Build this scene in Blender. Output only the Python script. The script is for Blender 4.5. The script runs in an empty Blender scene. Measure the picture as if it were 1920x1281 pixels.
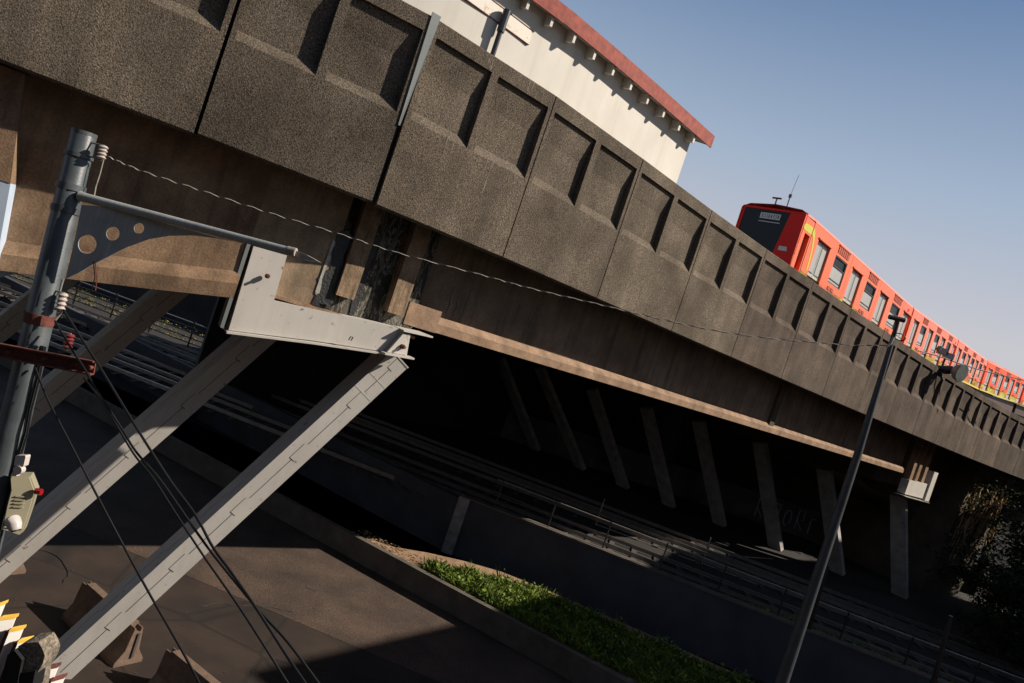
import bpy, bmesh, math, random
from mathutils import Vector, Matrix
from math import radians, sin, cos, pi
random.seed(7)
D = bpy.data
SC = bpy.context.scene
COL = SC.collection

# ------------------------------------------------------------------ camera, sky, sun, exposure
EYE = 8.6
ROLL, PITCH, FPX = 0.32368, -0.01424, 1387.0
_R = Vector((1, 0, 0)); _F = Vector((0, cos(PITCH), sin(PITCH))); _U = Vector((0, -sin(PITCH), cos(PITCH)))
_r = _R * cos(ROLL) + _U * sin(ROLL)
_u = -_R * sin(ROLL) + _U * cos(ROLL)
cam_d = D.cameras.new("camera"); cam = D.objects.new("camera", cam_d); COL.objects.link(cam)
cam_d.sensor_width = 36.0; cam_d.lens = FPX / 1920 * 36.0; cam_d.clip_start = 0.05; cam_d.clip_end = 3000
M = Matrix((_r, _u, -_F)).transposed().to_4x4(); M.translation = Vector((0, 0, EYE))
cam.matrix_world = M
SC.camera = cam
SUN_V = Vector((1.30, 0.08, 1.0)); SUN = SUN_V.normalized()
world = D.worlds.new("World"); SC.world = world; world.use_nodes = True
nt = world.node_tree
bg = nt.nodes["Background"]; sky = nt.nodes.new("ShaderNodeTexSky"); sky.sky_type = 'NISHITA'
sky.sun_disc = False
sky.sun_elevation = math.asin(SUN.z); sky.sun_rotation = math.atan2(SUN.x, SUN.y)
sky.air_density = 1.0; sky.dust_density = 6.0; sky.ozone_density = 1.2; sky.altitude = 2200
# low haze near the horizon: the Nishita sky is blended to a pale warm grey by elevation
_tc = nt.nodes.new("ShaderNodeTexCoord"); _sx = nt.nodes.new("ShaderNodeSeparateXYZ"); nt.links.new(_tc.outputs["Generated"], _sx.inputs[0])
_rp = nt.nodes.new("ShaderNodeValToRGB"); _cr = _rp.color_ramp.elements
def _stops(r, st):
    r[0].position, r[0].color = st[0][0], (*st[0][1], 1); r[1].position, r[1].color = st[-1][0], (*st[-1][1], 1)
    for p_, c_ in st[1:-1]:
        e_ = r.new(p_); e_.color = (*c_, 1)
_stops(_cr, [(0, (.8,) * 3), (.5, (.75,) * 3), (.85, (0,) * 3)])
_rc = nt.nodes.new("ShaderNodeValToRGB"); _stops(_rc.color_ramp.elements, [(0, (.88, .82, .82)), (.16, (.87, .84, .87)), (.31, (.57, .70, .885)), (.5, (.205, .35, .61)), (1, (.1, .2, .5))])
nt.links.new(_sx.outputs["Z"], _rp.inputs[0]); nt.links.new(_sx.outputs["Z"], _rc.inputs[0])
_sc = nt.nodes.new("ShaderNodeVectorMath"); _sc.operation = 'SCALE'; _sc.inputs[3].default_value = 11.2; nt.links.new(_rc.outputs[0], _sc.inputs[0])
_mx = nt.nodes.new("ShaderNodeMix"); _mx.data_type = 'RGBA'; nt.links.new(_rp.outputs[0], _mx.inputs[0]); nt.links.new(sky.outputs[0], _mx.inputs[6])
nt.links.new(_sc.outputs[0], _mx.inputs[7])
nt.links.new(_mx.outputs[2], bg.inputs[0]); bg.inputs[1].default_value = 0.05
ld = D.lights.new("sun", 'SUN'); ld.energy = 5.0; ld.angle = radians(0.5); ld.color = (1.0, 0.9, 0.78)
lo = D.objects.new("sun", ld); COL.objects.link(lo); lo.rotation_euler = SUN.to_track_quat('Z', 'Y').to_euler(); lo.location = (30, 0, 40)
SC.view_settings.view_transform = 'Standard'; SC.view_settings.look = 'None'
SC.view_settings.exposure = 0.45; SC.view_settings.gamma = 1.0

def at(px, py, Y):
    """world point whose depth ahead of the viewer is Y metres"""
    dx, dy = px - 960, py - 640.5
    a = dx * cos(ROLL) + dy * sin(ROLL); b = -dx * sin(ROLL) + dy * cos(ROLL)
    d = _R * (a / FPX) + _F - _U * (b / FPX)
    return d * (Y / d.y) + Vector((0, 0, EYE))
def atz(px, py, z):
    p = at(px, py, 1.0) - Vector((0, 0, EYE))
    return p * ((z - EYE) / p.z) + Vector((0, 0, EYE))

# ------------------------------------------------------------------ mesh helpers
class MB:
    def __init__(s): s.v = []; s.f = []; s.m = []; s.mi = 0
    def add(s, vs, fs):
        o = len(s.v); s.v += [tuple(p) for p in vs]; s.f += [tuple(i + o for i in f) for f in fs]; s.m += [s.mi] * len(fs)
    def hexa(s, p):  # 8 points: bottom 4 ccw, top 4
        s.add(p, [(3, 2, 1, 0), (4, 5, 6, 7), (0, 1, 5, 4), (1, 2, 6, 5), (2, 3, 7, 6), (3, 0, 4, 7)])
    def box(s, a, b, mtx=None):
        x0, y0, z0 = a; x1, y1, z1 = b
        p = [Vector(q) for q in ((x0, y0, z0), (x1, y0, z0), (x1, y1, z0), (x0, y1, z0), (x0, y0, z1), (x1, y0, z1), (x1, y1, z1), (x0, y1, z1))]
        if mtx: p = [mtx @ q for q in p]
        s.hexa(p)
    def beam(s, a, b, e1, e2, w1, w2):  # box along a-b, full widths w1 w2 along e1 e2
        a, b, e1, e2 = Vector(a), Vector(b), Vector(e1), Vector(e2)
        c = [(-1, -1), (1, -1), (1, 1), (-1, 1)]
        s.hexa([a + e1 * (w1 / 2 * i) + e2 * (w2 / 2 * j) for i, j in c] + [b + e1 * (w1 / 2 * i) + e2 * (w2 / 2 * j) for i, j in c])
    def tube(s, pts, r, n=8, cap=True):
        pts = [Vector(p) for p in pts]; rs = r if isinstance(r, (list, tuple)) else [r] * len(pts)
        o = len(s.v); up = None; fs = []; vs = []
        for i, p in enumerate(pts):
            t = (pts[min(i + 1, len(pts) - 1)] - pts[max(i - 1, 0)]).normalized()
            if up is None:
                up = Vector((0, 0, 1)) if abs(t.z) < .9 else Vector((1, 0, 0))
            a = t.cross(up).normalized(); up = a.cross(t).normalized()
            for k in range(n):
                w = 2 * pi * k / n
                vs.append(p + (a * cos(w) + up * sin(w)) * rs[i])
        for i in range(len(pts) - 1):
            for k in range(n):
                a = i * n + k; b = i * n + (k + 1) % n
                fs.append((a, a + n, b + n, b))
        if cap:
            fs.append(tuple(range(n))); fs.append(tuple((len(pts) - 1) * n + k for k in reversed(range(n))))
        s.add(vs, fs)
    def prism(s, poly, d):  # polygon of 3d points extruded by vector d
        n = len(poly); d = Vector(d); poly = [Vector(p) for p in poly]
        s.add(poly + [p + d for p in poly], [tuple(range(n)), tuple(2 * n - 1 - i for i in range(n))] + [(i, i + n, (i + 1) % n + n, (i + 1) % n) for i in range(n)])
    def build(s, name, mat, parent=None, smooth=False, fix=True, loc=None):
        me = D.meshes.new(name); me.from_pydata(s.v, [], s.f)
        for m in (mat if isinstance(mat, list) else [mat]): me.materials.append(m)
        for p, i in zip(me.polygons, s.m): p.material_index = i; p.use_smooth = smooth
        if fix:
            bm = bmesh.new(); bm.from_mesh(me); bmesh.ops.recalc_face_normals(bm, faces=bm.faces); bm.to_mesh(me); bm.free()
        if smooth and hasattr(me, 'set_sharp_from_angle'): me.set_sharp_from_angle(angle=radians(40))
        o = D.objects.new(name, me); COL.objects.link(o)
        if parent:
            o.parent = parent; o.matrix_parent_inverse = parent.matrix_world.inverted()
        return o
def thing(name, label, cat, loc=(0, 0, 0), group=None):
    o = D.objects.new(name, None); COL.objects.link(o); o.location = loc; o.empty_display_size = .3
    o.matrix_world = Matrix.Translation(loc)
    o['label'] = label; o['category'] = cat
    if group: o['group'] = group
    return o
def tag(o, label, cat, group=None):
    o['label'] = label; o['category'] = cat
    if group: o['group'] = group
    return o
def struct(o, kind='structure'): o['kind'] = kind; return o

# ------------------------------------------------------------------ materials
def mat(name, col, rough=.8, var=.25, scale=3.0, bump=0.0, bscale=60, speck=0.0, sscale=120, metal=0, spec=.5, coat=0.0,
        streak=0.0, stcol=(.02, .02, .02), stscale=2.5, rust=0.0, rcol=(.16, .05, .02), rscale=4.0, crack=0.0, rnd=0.0, pale=0.0, pcol=(.3, .27, .22)):
    m = D.materials.new(name); m.use_nodes = True; t = m.node_tree; N = t.nodes; L = t.links
    b = N["Principled BSDF"]; b.inputs["Roughness"].default_value = rough; b.inputs["Metallic"].default_value = metal
    b.inputs["Specular IOR Level"].default_value = spec
    if coat: b.inputs["Coat Weight"].default_value = coat; b.inputs["Coat Roughness"].default_value = .12
    tc = N.new("ShaderNodeTexCoord"); P = tc.outputs["Object"]
    def noise(sc, det=4, vec=None, r=.55):
        n = N.new("ShaderNodeTexNoise"); n.inputs["Scale"].default_value = sc; n.inputs["Detail"].default_value = det; n.inputs["Roughness"].default_value = r
        L.new(vec or P, n.inputs["Vector"]); return n.outputs["Fac"]
    def ramp(f, a, bb, c0=(0, 0, 0, 1), c1=(1, 1, 1, 1)):
        r = N.new("ShaderNodeValToRGB"); r.color_ramp.elements[0].position = a; r.color_ramp.elements[1].position = bb
        r.color_ramp.elements[0].color = c0; r.color_ramp.elements[1].color = c1; L.new(f, r.inputs[0]); return r.outputs[0]
    def mix(f, a, c, mode='MIX'):
        x = N.new("ShaderNodeMix"); x.data_type = 'RGBA'; x.blend_type = mode
        if isinstance(f, (int, float)): x.inputs[0].default_value = f
        else: L.new(f, x.inputs[0])
        for i, q in ((6, a), (7, c)):
            if isinstance(q, tuple): x.inputs[i].default_value = (*q[:3], 1)
            else: L.new(q, x.inputs[i])
        return x.outputs[2]
    lo_ = tuple(c * (1 - var) for c in col); hi = tuple(min(1, c * (1 + var)) for c in col)
    c = ramp(noise(scale, 6), .3, .7, (*lo_, 1), (*hi, 1))
    if speck:
        dk = tuple(x * (1 - speck) for x in col); lt = tuple(min(1, x * (1 + 2.2 * speck)) for x in col)
        s = ramp(noise(sscale, 2, r=.7), .36, .66, (1 - speck, 1 - speck, 1 - speck, 1), (1 + speck, 1 + speck, 1 + speck * .95, 1))
        c = mix(1.0, c, s, 'MULTIPLY')
    if streak:
        mp = N.new("ShaderNodeMapping"); mp.inputs["Scale"].default_value = (stscale, stscale, stscale * .09); L.new(P, mp.inputs[0])
        f = ramp(noise(2.2, 5, mp.outputs[0], .6), .48, .72, (0, 0, 0, 1), (streak,) * 3 + (1,))
        c = mix(f, c, stcol)
    if pale:
        mp = N.new("ShaderNodeMapping"); mp.inputs["Scale"].default_value = (3.1, 3.1, .22); mp.inputs["Location"].default_value = (3, 7, 1); L.new(P, mp.inputs[0])
        f = ramp(noise(2.6, 7, mp.outputs[0], .7), .66, .78, (0, 0, 0, 1), (pale,) * 3 + (1,)); c = mix(f, c, pcol)
    if rnd:
        oi = N.new("ShaderNodeObjectInfo"); f = ramp(oi.outputs["Random"], 0, 1, (1 - rnd, 1 - rnd, 1 - rnd * .9, 1), (1 + rnd * .6, 1 + rnd * .55, 1 + rnd * .5, 1)); c = mix(1.0, c, f, 'MULTIPLY')
    if rust:
        f = ramp(noise(rscale, 7, r=.7), .62 - rust * .2, .70 - rust * .12); c = mix(f, c, rcol)
    if crack:
        v = N.new("ShaderNodeTexVoronoi"); v.feature = 'DISTANCE_TO_EDGE'; v.inputs["Scale"].default_value = crack; L.new(P, v.inputs["Vector"])
        f = ramp(v.outputs[0], 0.0, .02, (1, 1, 1, 1), (0, 0, 0, 1)); c = mix(f, c, tuple(x * .4 for x in col))
    L.new(c, b.inputs["Base Color"])
    if bump:
        bp = N.new("ShaderNodeBump"); bp.inputs["Strength"].default_value = bump; bp.inputs["Distance"].default_value = .02
        L.new(noise(bscale, 4, r=.65), bp.inputs["Height"]); L.new(bp.outputs[0], b.inputs["Normal"])
    return m
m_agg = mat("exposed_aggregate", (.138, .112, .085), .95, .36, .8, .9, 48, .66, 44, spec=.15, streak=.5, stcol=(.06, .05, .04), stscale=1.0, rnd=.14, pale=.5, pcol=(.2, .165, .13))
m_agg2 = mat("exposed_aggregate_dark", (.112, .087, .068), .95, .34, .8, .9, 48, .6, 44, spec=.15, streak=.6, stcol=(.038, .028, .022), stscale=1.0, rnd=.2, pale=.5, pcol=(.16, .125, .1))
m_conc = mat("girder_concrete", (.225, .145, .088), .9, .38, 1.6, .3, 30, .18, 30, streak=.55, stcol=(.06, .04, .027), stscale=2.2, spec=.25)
m_concd = mat("dark_girder_concrete", (.10, .075, .055), .9, .3, .9, .3, 30, .25, 26, streak=.6, stcol=(.07, .08, .06), stscale=1.6, spec=.25)  # darker concrete for deck, rear girders and pier shafts
m_concw = mat("shade_toned_girder_web", (.20, .15, .11), .9, .3, 1.1, .3, 30, .2, 30, streak=.6, stcol=(.045, .05, .035), stscale=2.2, spec=.2)  # base toned down for the shaded front web, plus dirt streaks
m_concrun = mat("pale_run_mark", (.17, .15, .12), .9, .3, 4)
m_conr = mat("stained_rib_concrete", (.24, .165, .105), .9, .4, 3.0, .4, 30, .2, 30, streak=.9, stcol=(.03, .028, .02), stscale=5, spec=.25)
m_conb = mat("block_concrete", (.26, .19, .125), .9, .3, 2.0, .3, 30, .15, 30, streak=.4, stcol=(.09, .08, .06), stscale=3, spec=.25)
m_wet = mat("water_stained_concrete", (.15, .125, .09), .85, .5, 1.4, .5, 18, .3, 20, streak=.95, stcol=(.012, .014, .013), stscale=4.0, spec=.3)
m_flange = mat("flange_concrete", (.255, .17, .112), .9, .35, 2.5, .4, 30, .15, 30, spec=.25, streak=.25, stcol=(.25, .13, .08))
def marble(m):
    t = m.node_tree; N = t.nodes; L = t.links; b = N["Principled BSDF"]; src = b.inputs["Base Color"].links[0].from_socket
    tc = N.new("ShaderNodeTexCoord"); mp = N.new("ShaderNodeMapping"); mp.inputs["Scale"].default_value = (3.2, 3.2, 1.0); L.new(tc.outputs["Object"], mp.inputs[0])
    n = N.new("ShaderNodeTexNoise"); n.inputs["Scale"].default_value = 1.6; n.inputs["Detail"].default_value = 9; n.inputs["Roughness"].default_value = .65; n.inputs["Distortion"].default_value = 1.8; L.new(mp.outputs[0], n.inputs["Vector"])
    r = N.new("ShaderNodeValToRGB"); e = r.color_ramp.elements; e[0].position = .40; e[0].color = (.008, .01, .01, 1); e[1].position = .66; e[1].color = (.10, .09, .065, 1)
    q = e.new(.5); q.color = (.02, .022, .018, 1); q = e.new(.545); q.color = (.26, .25, .21, 1); q = e.new(.57); q.color = (.03, .03, .025, 1)
    L.new(n.outputs["Fac"], r.inputs[0]); mx = N.new("ShaderNodeMix"); mx.data_type = 'RGBA'; mx.inputs[0].default_value = .82; L.new(src, mx.inputs[6]); L.new(r.outputs[0], mx.inputs[7]); L.new(mx.outputs[2], b.inputs["Base Color"])
marble(m_wet)
m_tar = mat("tar_stain", (.014, .015, .015), .5, .4, 5, .8, 20)
m_lime = mat("lime_deposit", (.35, .34, .30), .9, .3, 6, .5, 30)
m_steel = mat("white_painted_steel", (.47, .445, .405), .6, .07, 1.3, .05, 30, spec=.3, streak=.3, stcol=(.36, .32, .26), stscale=3, rust=.02, rcol=(.2, .1, .05), rscale=7)
m_steelf = mat("shade_toned_steel_paint", (.36, .345, .33), .8, .3, 2.0, spec=.2, rust=.15)  # white steel paint darkened to suit the shaded far struts
m_steels = mat("grey_painted_steel", (.20, .22, .215), .5, .12, 2.0, .05, 40)
m_seam = mat("weld_seam", (.07, .06, .05), .8)
m_postd = mat("dark_lamp_post_paint", (.05, .055, .06), .4, .2, 5, .05, 50, spec=.5)
m_pole = mat("grey_pole_paint", (.07, .082, .088), .42, .25, 5, .1, 50, spec=.5, streak=.5, stcol=(.035, .04, .045), stscale=8)
m_gus = mat("weathered_gusset_paint", (.30, .315, .30), .6, .15, 3, .1, 60, streak=.6, stcol=(.45, .45, .42), stscale=16)
m_rust = mat("rusty_red_iron", (.13, .035, .022), .85, .35, 12, .3, 60, rust=.5, rcol=(.04, .018, .012), rscale=14)
m_porc = mat("glazed_insulator", (.42, .36, .32), .3, .2, 8)
m_porr = mat("red_brown_insulator", (.16, .03, .03), .25, .2, 8)
m_blk = mat("black_cable", (.012, .012, .013), .6, .1, spec=.2)
m_wire = mat("bare_wire", (.30, .265, .225), .5, .3, 20)
m_black = mat("black_steel", (.02, .018, .018), .35, .2, 5, spec=.6)
m_wallw = mat("white_render", (.68, .645, .57), .9, .06, 1.0, .08, 25, spec=.2, streak=.4, stcol=(.5, .46, .39), stscale=1.5)
m_soff = mat("soffit_paint", (.55, .52, .46), .9, .1)
m_roof = mat("red_roof_edge", (.29, .062, .04), .8, .35, 7, .2, 30, streak=.5, stcol=(.22, .04, .03), stscale=6)
m_sign = mat("rusty_white_sign", (.74, .68, .58), .6, .05, 2, rust=.25, rcol=(.45, .2, .07), rscale=5)
m_bluep = mat("pale_blue_paint", (.40, .48, .58), .7, .08, 2)
m_ground = mat("dark_earth", (.018, .0155, .013), .95, .4, .5, .5, 10)
m_pave = mat("brown_pavement", (.024, .0145, .0098), .8, .5, .7, .1, 60, .12, 60, crack=.35)
m_asph = mat("coarse_asphalt", (.062, .039, .027), .85, .45, .7, 1.0, 28, .7, 34, streak=0)
m_soil = mat("dry_soil", (.26, .165, .095), .95, .35, 4, .8, 30, .3, 40)
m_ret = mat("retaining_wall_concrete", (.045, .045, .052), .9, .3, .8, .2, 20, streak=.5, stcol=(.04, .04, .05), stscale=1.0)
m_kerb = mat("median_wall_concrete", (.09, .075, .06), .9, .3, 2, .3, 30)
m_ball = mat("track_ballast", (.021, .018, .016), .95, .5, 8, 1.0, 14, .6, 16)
m_rail = mat("rail_steel", (.34, .31, .28), .35, .2, 5, metal=.8)
m_sleep = mat("concrete_sleeper", (.055, .047, .04), .9, .3, 5)
m_bar = mat("barrier_concrete", (.135, .088, .06), .9, .25, 6, .4, 40, .2, 50)
m_bard = mat("barrier_tar_band", (.06, .05, .045), .8, .2)
m_grass = mat("weed_leaves", (.13, .175, .022), .6, .6, 3, spec=.3)
m_grass2 = mat("dark_weed_leaves", (.06, .11, .02), .6, .5, 6, spec=.3)
m_leaf = mat("tree_leaves", (.022, .036, .012), .75, .5, 1.2, spec=.1)
m_vine = mat("dry_vine", (.34, .22, .10), .85, .5, 3, .3, 20)
m_bark = mat("tree_bark", (.08, .055, .035), .9, .3, 6, .5, 20)
m_cab = mat("beige_cabinet_paint", (.27, .245, .165), .5, .05, 3)
m_wplas = mat("white_plastic", (.48, .43, .40), .35, .03)
m_redp = mat("red_plastic_lens", (.28, .008, .01), .25, .05, coat=.5)
m_fenw = mat("white_fence_paint", (.66, .64, .60), .6, .06, 3)
m_feny = mat("yellow_fence_paint", (.62, .38, .05), .6, .15, 6)
m_rough = mat("broken_concrete", (.17, .14, .105), .95, .35, 12, 1.0, 30, .5, 60)
m_graf = mat("graffiti_paint", (.6, .57, .85), .7, .2)
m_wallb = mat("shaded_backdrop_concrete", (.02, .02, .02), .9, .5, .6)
# train
m_tor = mat("orange_train_paint", (.93, .175, .06), .38, .05, .8, spec=.5, coat=.25, streak=.25, stcol=(.55, .09, .035), stscale=3)
m_tor2 = mat("deep_orange_low_glare_paint", (.85, .09, .02), .5, .03, .8, spec=.3)  # train orange deepened for cars showing less glare; also on roof vents
m_tred = mat("red_train_paint", (.80, .012, .004), .55, .04, .8, spec=.3)
m_tyel = mat("yellow_green_train_paint", (.62, .55, .05), .4, .03, .8)
m_tdk = mat("dark_train_recess", (.05, .02, .015), .6, .2)
m_tgrille = mat("vent_grille_paint", (.34, .06, .03), .7, .1)
m_door = mat("brushed_door_metal", (.50, .50, .49), .4, .06, 3, metal=.2)
m_glass = mat("dark_train_glass", (.006, .010, .012), .35, .1, spec=.25)
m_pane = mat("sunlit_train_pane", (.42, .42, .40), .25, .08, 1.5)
m_gask = mat("rubber_gasket", (.03, .028, .028), .6)
m_lampg = mat("headlight_glass", (.6, .58, .52), .2)

# ------------------------------------------------------------------ viaduct line (plan positions of the panel joints)
J = [(-5.708, 11.55), (-3.038, 12.897), (-.714, 14.823), (1.539, 17.133), (3.93, 19.697), (6.344, 22.148), (8.876, 24.634), (11.412, 27.142),
     (13.98, 29.631), (16.454, 31.979), (18.923, 34.26), (21.332, 36.459), (23.735, 38.633), (26.166, 40.805)]
pre = []; x, y = J[0]; a = radians(24)
for i in range(3): x -= 3.25 * cos(a); y -= 3.25 * sin(a); pre.insert(0, (x, y)); a -= radians(3)
K0 = 3
a = radians(41)
pts = pre + J; x, y = J[-1]
for i in range(10): a -= radians(1.8); x += 3.3 * cos(a); y += 3.3 * sin(a); pts.append((x, y))
J = [Vector(p) for p in pts]
def jn(i):  # normal (away from viewer) at joint index
    i = max(0, min(len(J) - 1, i)); a_ = J[max(i - 1, 0)]; b_ = J[min(i + 1, len(J) - 1)]; t = (b_ - a_).normalized(); return Vector((-t.y, t.x))
def W(k, off, z):
    """k = joint number along the viaduct, off = metres behind the panel face, z relative to the eye"""
    i = k + K0; n0 = int(math.floor(i)); n0 = max(0, min(len(J) - 2, n0)); f = i - n0
    p = J[n0] * (1 - f) + J[n0 + 1] * f
    t = (J[n0 + 1] - J[n0]).normalized(); n = jn(n0) * (1 - max(0, min(1, f))) + jn(n0 + 1) * max(0, min(1, f)); n.normalize()
    if off == 0: q = p
    elif off < .24: q = p + n * off
    else:  # everything behind the flat panels follows a smooth curve through the joints
        P0, P1, P2, P3 = J[max(n0 - 1, 0)], J[n0], J[n0 + 1], J[min(n0 + 2, len(J) - 1)]; g = f
        q = .5 * ((2 * P1) + (P2 - P0) * g + (2 * P0 - 5 * P1 + 4 * P2 - P3) * g * g + (3 * P1 - P0 - 3 * P2 + P3) * g ** 3)
        if g < 0: q = p
        q = q + n * off
    return Vector((q.x, q.y, z + EYE))
ZB, ZL, ZT, ZC = 1.31, 2.94, 4.72, 4.43
KMIN, KMAX = -2.6, 21

viaduct = thing("viaduct", "elevated metro viaduct with ribbed dark aggregate parapet panels curving away over the road", "viaduct", W(0, 5, -EYE))
def panel(k, gapl=.004, gapr=.004, mt=m_agg, dz=0):
    b = MB(); a0, a1 = k + gapl, k + 1 - gapr
    zb = ZB + dz
    # apron front, split to follow nothing but one plane
    def q(*p): b.add(list(p), [tuple(range(len(p)))])
    q(W(a0, 0, zb + .03), W(a1, 0, zb + .03), W(a1, 0, ZL), W(a0, 0, ZL))
    q(W(a0, .03, zb), W(a1, .03, zb), W(a1, 0, zb + .03), W(a0, 0, zb + .03))
    q(W(a0, .22, zb), W(a1, .22, zb), W(a1, .03, zb), W(a0, .03, zb))
    q(W(a0, .22, zb), W(a0, .22, ZT), W(a1, .22, ZT), W(a1, .22, zb))
    ribw = .028
    edges = [a0, a0 + ribw, k + .5 - ribw, k + .5 + ribw, a1 - ribw, a1]
    prof = [(0, ZC), (.06, ZC), (.145, ZC - .56), (.145, 3.12), (0, ZL)]
    for e0, e1 in ((0, 1), (2, 3), (4, 5)):
        q(W(edges[e0], 0, ZL), W(edges[e1], 0, ZL), W(edges[e1], 0, ZC), W(edges[e0], 0, ZC))
    q(W(a0, 0, ZC), W(a1, 0, ZC), W(a1, 0, ZT - .02), W(a0, 0, ZT - .02))
    q(W(a0, 0, ZT - .02), W(a1, 0, ZT - .02), W(a1, .02, ZT), W(a0, .02, ZT))
    q(W(a0, .02, ZT), W(a1, .02, ZT), W(a1, .22, ZT), W(a0, .22, ZT))
    for e0, e1 in ((1, 2), (3, 4)):
        l, r = edges[e0], edges[e1]
        for (o0, z0), (o1, z1) in zip(prof, prof[1:]):
            q(W(l, o0, z0), W(r, o0, z0), W(r, o1, z1), W(l, o1, z1))
        for e in (l, r): q(*[W(e, o, z) for o, z in prof])
    for e in (a0, a1):
        q(*[W(e, o, z) for o, z in ((0, zb + .03), (.03, zb), (.22, zb), (.22, ZT), (.02, ZT), (0, ZT - .02))])
    b.build("parapet_panel", mt, viaduct)
for k in range(-3, 20):
    gl = .017 if k == 1 else (.009 if k == 0 else .0045); gr = .017 if k == 0 else (.009 if k == -1 else .0045)
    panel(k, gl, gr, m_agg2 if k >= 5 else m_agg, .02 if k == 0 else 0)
# back-up strip behind the joints (dark)
b = MB()
for k in range(-3, 20):
    b.add([W(k, .2, ZB + .05), W(k + 1, .2, ZB + .05), W(k + 1, .2, ZT - .05), W(k, .2, ZT - .05)], [(0, 1, 2, 3)])
b.build("joint_backing", m_blk, viaduct)
# expansion joint cover plate at joint 1
b = MB()
b.prism([W(.986, -.02, 2.75), W(.998, -.02, 2.75), W(1.028, -.02, ZT + .06), W(.972, -.02, ZT + .06)], Vector((-.02, .03, 0)))
b.build("joint_cover", m_steels, viaduct)
b = MB(); b.prism([W(.99, .08, 1.35), W(1.005, .08, 1.35), W(1.005, .08, 3.0), W(.99, .08, 3.0)], Vector((-.02, .05, 0))); b.build("joint_seal", m_blk, viaduct)
# deck
def strip(b, k0, k1, prof, step=.5):
    ks = []; k = k0
    while k < k1 - 1e-6: ks.append(k); k += step
    ks.append(k1)
    n = len(prof(k0)) if callable(prof) else len(prof)
    vs = []; fs = []
    for k in ks: vs += [W(k, o, z) for o, z in (prof(k) if callable(prof) else prof)]
    for i in range(len(ks) - 1):
        for j in range(n): fs.append((i * n + j, (i + 1) * n + j, (i + 1) * n + (j + 1) % n, i * n + (j + 1) % n))
    fs.append(tuple(range(n))); fs.append(tuple((len(ks) - 1) * n + j for j in reversed(range(n))))
    b.add(vs, fs)
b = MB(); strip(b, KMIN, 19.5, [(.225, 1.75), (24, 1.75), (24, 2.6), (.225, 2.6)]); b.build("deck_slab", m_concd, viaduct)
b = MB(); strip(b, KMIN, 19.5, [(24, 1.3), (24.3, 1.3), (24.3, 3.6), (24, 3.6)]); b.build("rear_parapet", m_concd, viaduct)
# girders
def gprof(off, zb, s=1.0): return [(off, zb), (off, zb + .19 * s), (off + .17, zb + .34 * s), (off + .19, 1.74), (off + .75, 1.74), (off + .77, zb + .34 * s), (off + .95, zb + .19 * s), (off + .95, zb)]
GB, GE = 1.74, 11.25
for i in range(7):
    off = 1.2 + 3.2 * i; sh = -.35 * i
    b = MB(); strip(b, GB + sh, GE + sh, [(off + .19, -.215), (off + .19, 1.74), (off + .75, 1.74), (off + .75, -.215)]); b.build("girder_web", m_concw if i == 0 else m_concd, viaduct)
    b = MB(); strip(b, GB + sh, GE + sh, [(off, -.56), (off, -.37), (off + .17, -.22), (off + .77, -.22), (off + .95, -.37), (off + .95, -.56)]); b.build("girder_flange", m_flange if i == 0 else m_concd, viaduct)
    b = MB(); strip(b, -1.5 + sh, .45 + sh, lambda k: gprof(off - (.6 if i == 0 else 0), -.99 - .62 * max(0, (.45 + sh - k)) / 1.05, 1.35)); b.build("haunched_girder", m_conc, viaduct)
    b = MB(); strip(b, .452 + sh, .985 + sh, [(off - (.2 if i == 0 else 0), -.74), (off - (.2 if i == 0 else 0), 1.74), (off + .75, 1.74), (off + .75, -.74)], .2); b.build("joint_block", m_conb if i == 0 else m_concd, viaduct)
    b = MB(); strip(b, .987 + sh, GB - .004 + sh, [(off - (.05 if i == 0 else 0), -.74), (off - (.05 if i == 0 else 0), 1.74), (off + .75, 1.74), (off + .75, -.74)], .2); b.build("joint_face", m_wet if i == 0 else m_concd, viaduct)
# web stiffener & streaks on the front girder
b = MB(); strip(b, 6.83, 6.93, [(1.26, -.3), (1.26, 1.7), (1.4, 1.7), (1.4, -.3)]); b.build("web_stiffener", m_concd, viaduct)
for (k0, k1, zz, zt, mt) in ((1.065, 1.195, -.41, 1.7, m_conr), (1.46, 1.595, -.43, 1.7, m_conr)):
    b = MB(); strip(b, k0, k1, [(.90, zz), (.90, zt), (1.2, zt), (1.2, zz)], .1); b.build("bearing_rib", mt, viaduct)
for (k0, k1, zz) in ():
    b = MB(); strip(b, k0, k1, [(.90, zz), (.90, zz + .44), (.928, zz + .44), (.928, zz)], .1); b.build("bearing_block", m_flange, viaduct)
# ragged tar stain and lime runs: thin crusts on the joint block
def crust(name, mt, pts, off, th=.012):
    b = MB(); f = [W(k, off, z) for k, z in pts]; d = W(pts[0][0], off + th, 0) - W(pts[0][0], off, 0); b.prism(f, d); return b.build(name, mt, viaduct)
random.seed(3)
def blob(k0, k1, z0, z1, n=26, jag=.09):
    pts_ = []
    for i in range(n):
        t = i / n * 4
        if t < 1: k, z = k0, z0 + (z1 - z0) * t
        elif t < 2: k, z = k0 + (k1 - k0) * (t - 1), z1
        elif t < 3: k, z = k1, z1 - (z1 - z0) * (t - 2)
        else: k, z = k1 - (k1 - k0) * (t - 3), z0
        pts_.append((k + random.uniform(-1, 1) * jag * .5, z + random.uniform(-1, 1) * jag))
    return pts_
crust("tar_stain", m_tar, blob(.955, 1.05, -.7, .75, 40, .06), .985)
crust("tar_stain", m_tar, blob(1.22, 1.27, -.7, .9, 30, .03), 1.135)
crust("lime_deposit", m_lime, blob(.945, .953, -.5, .5, 44, .03), .982, .01)
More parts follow.
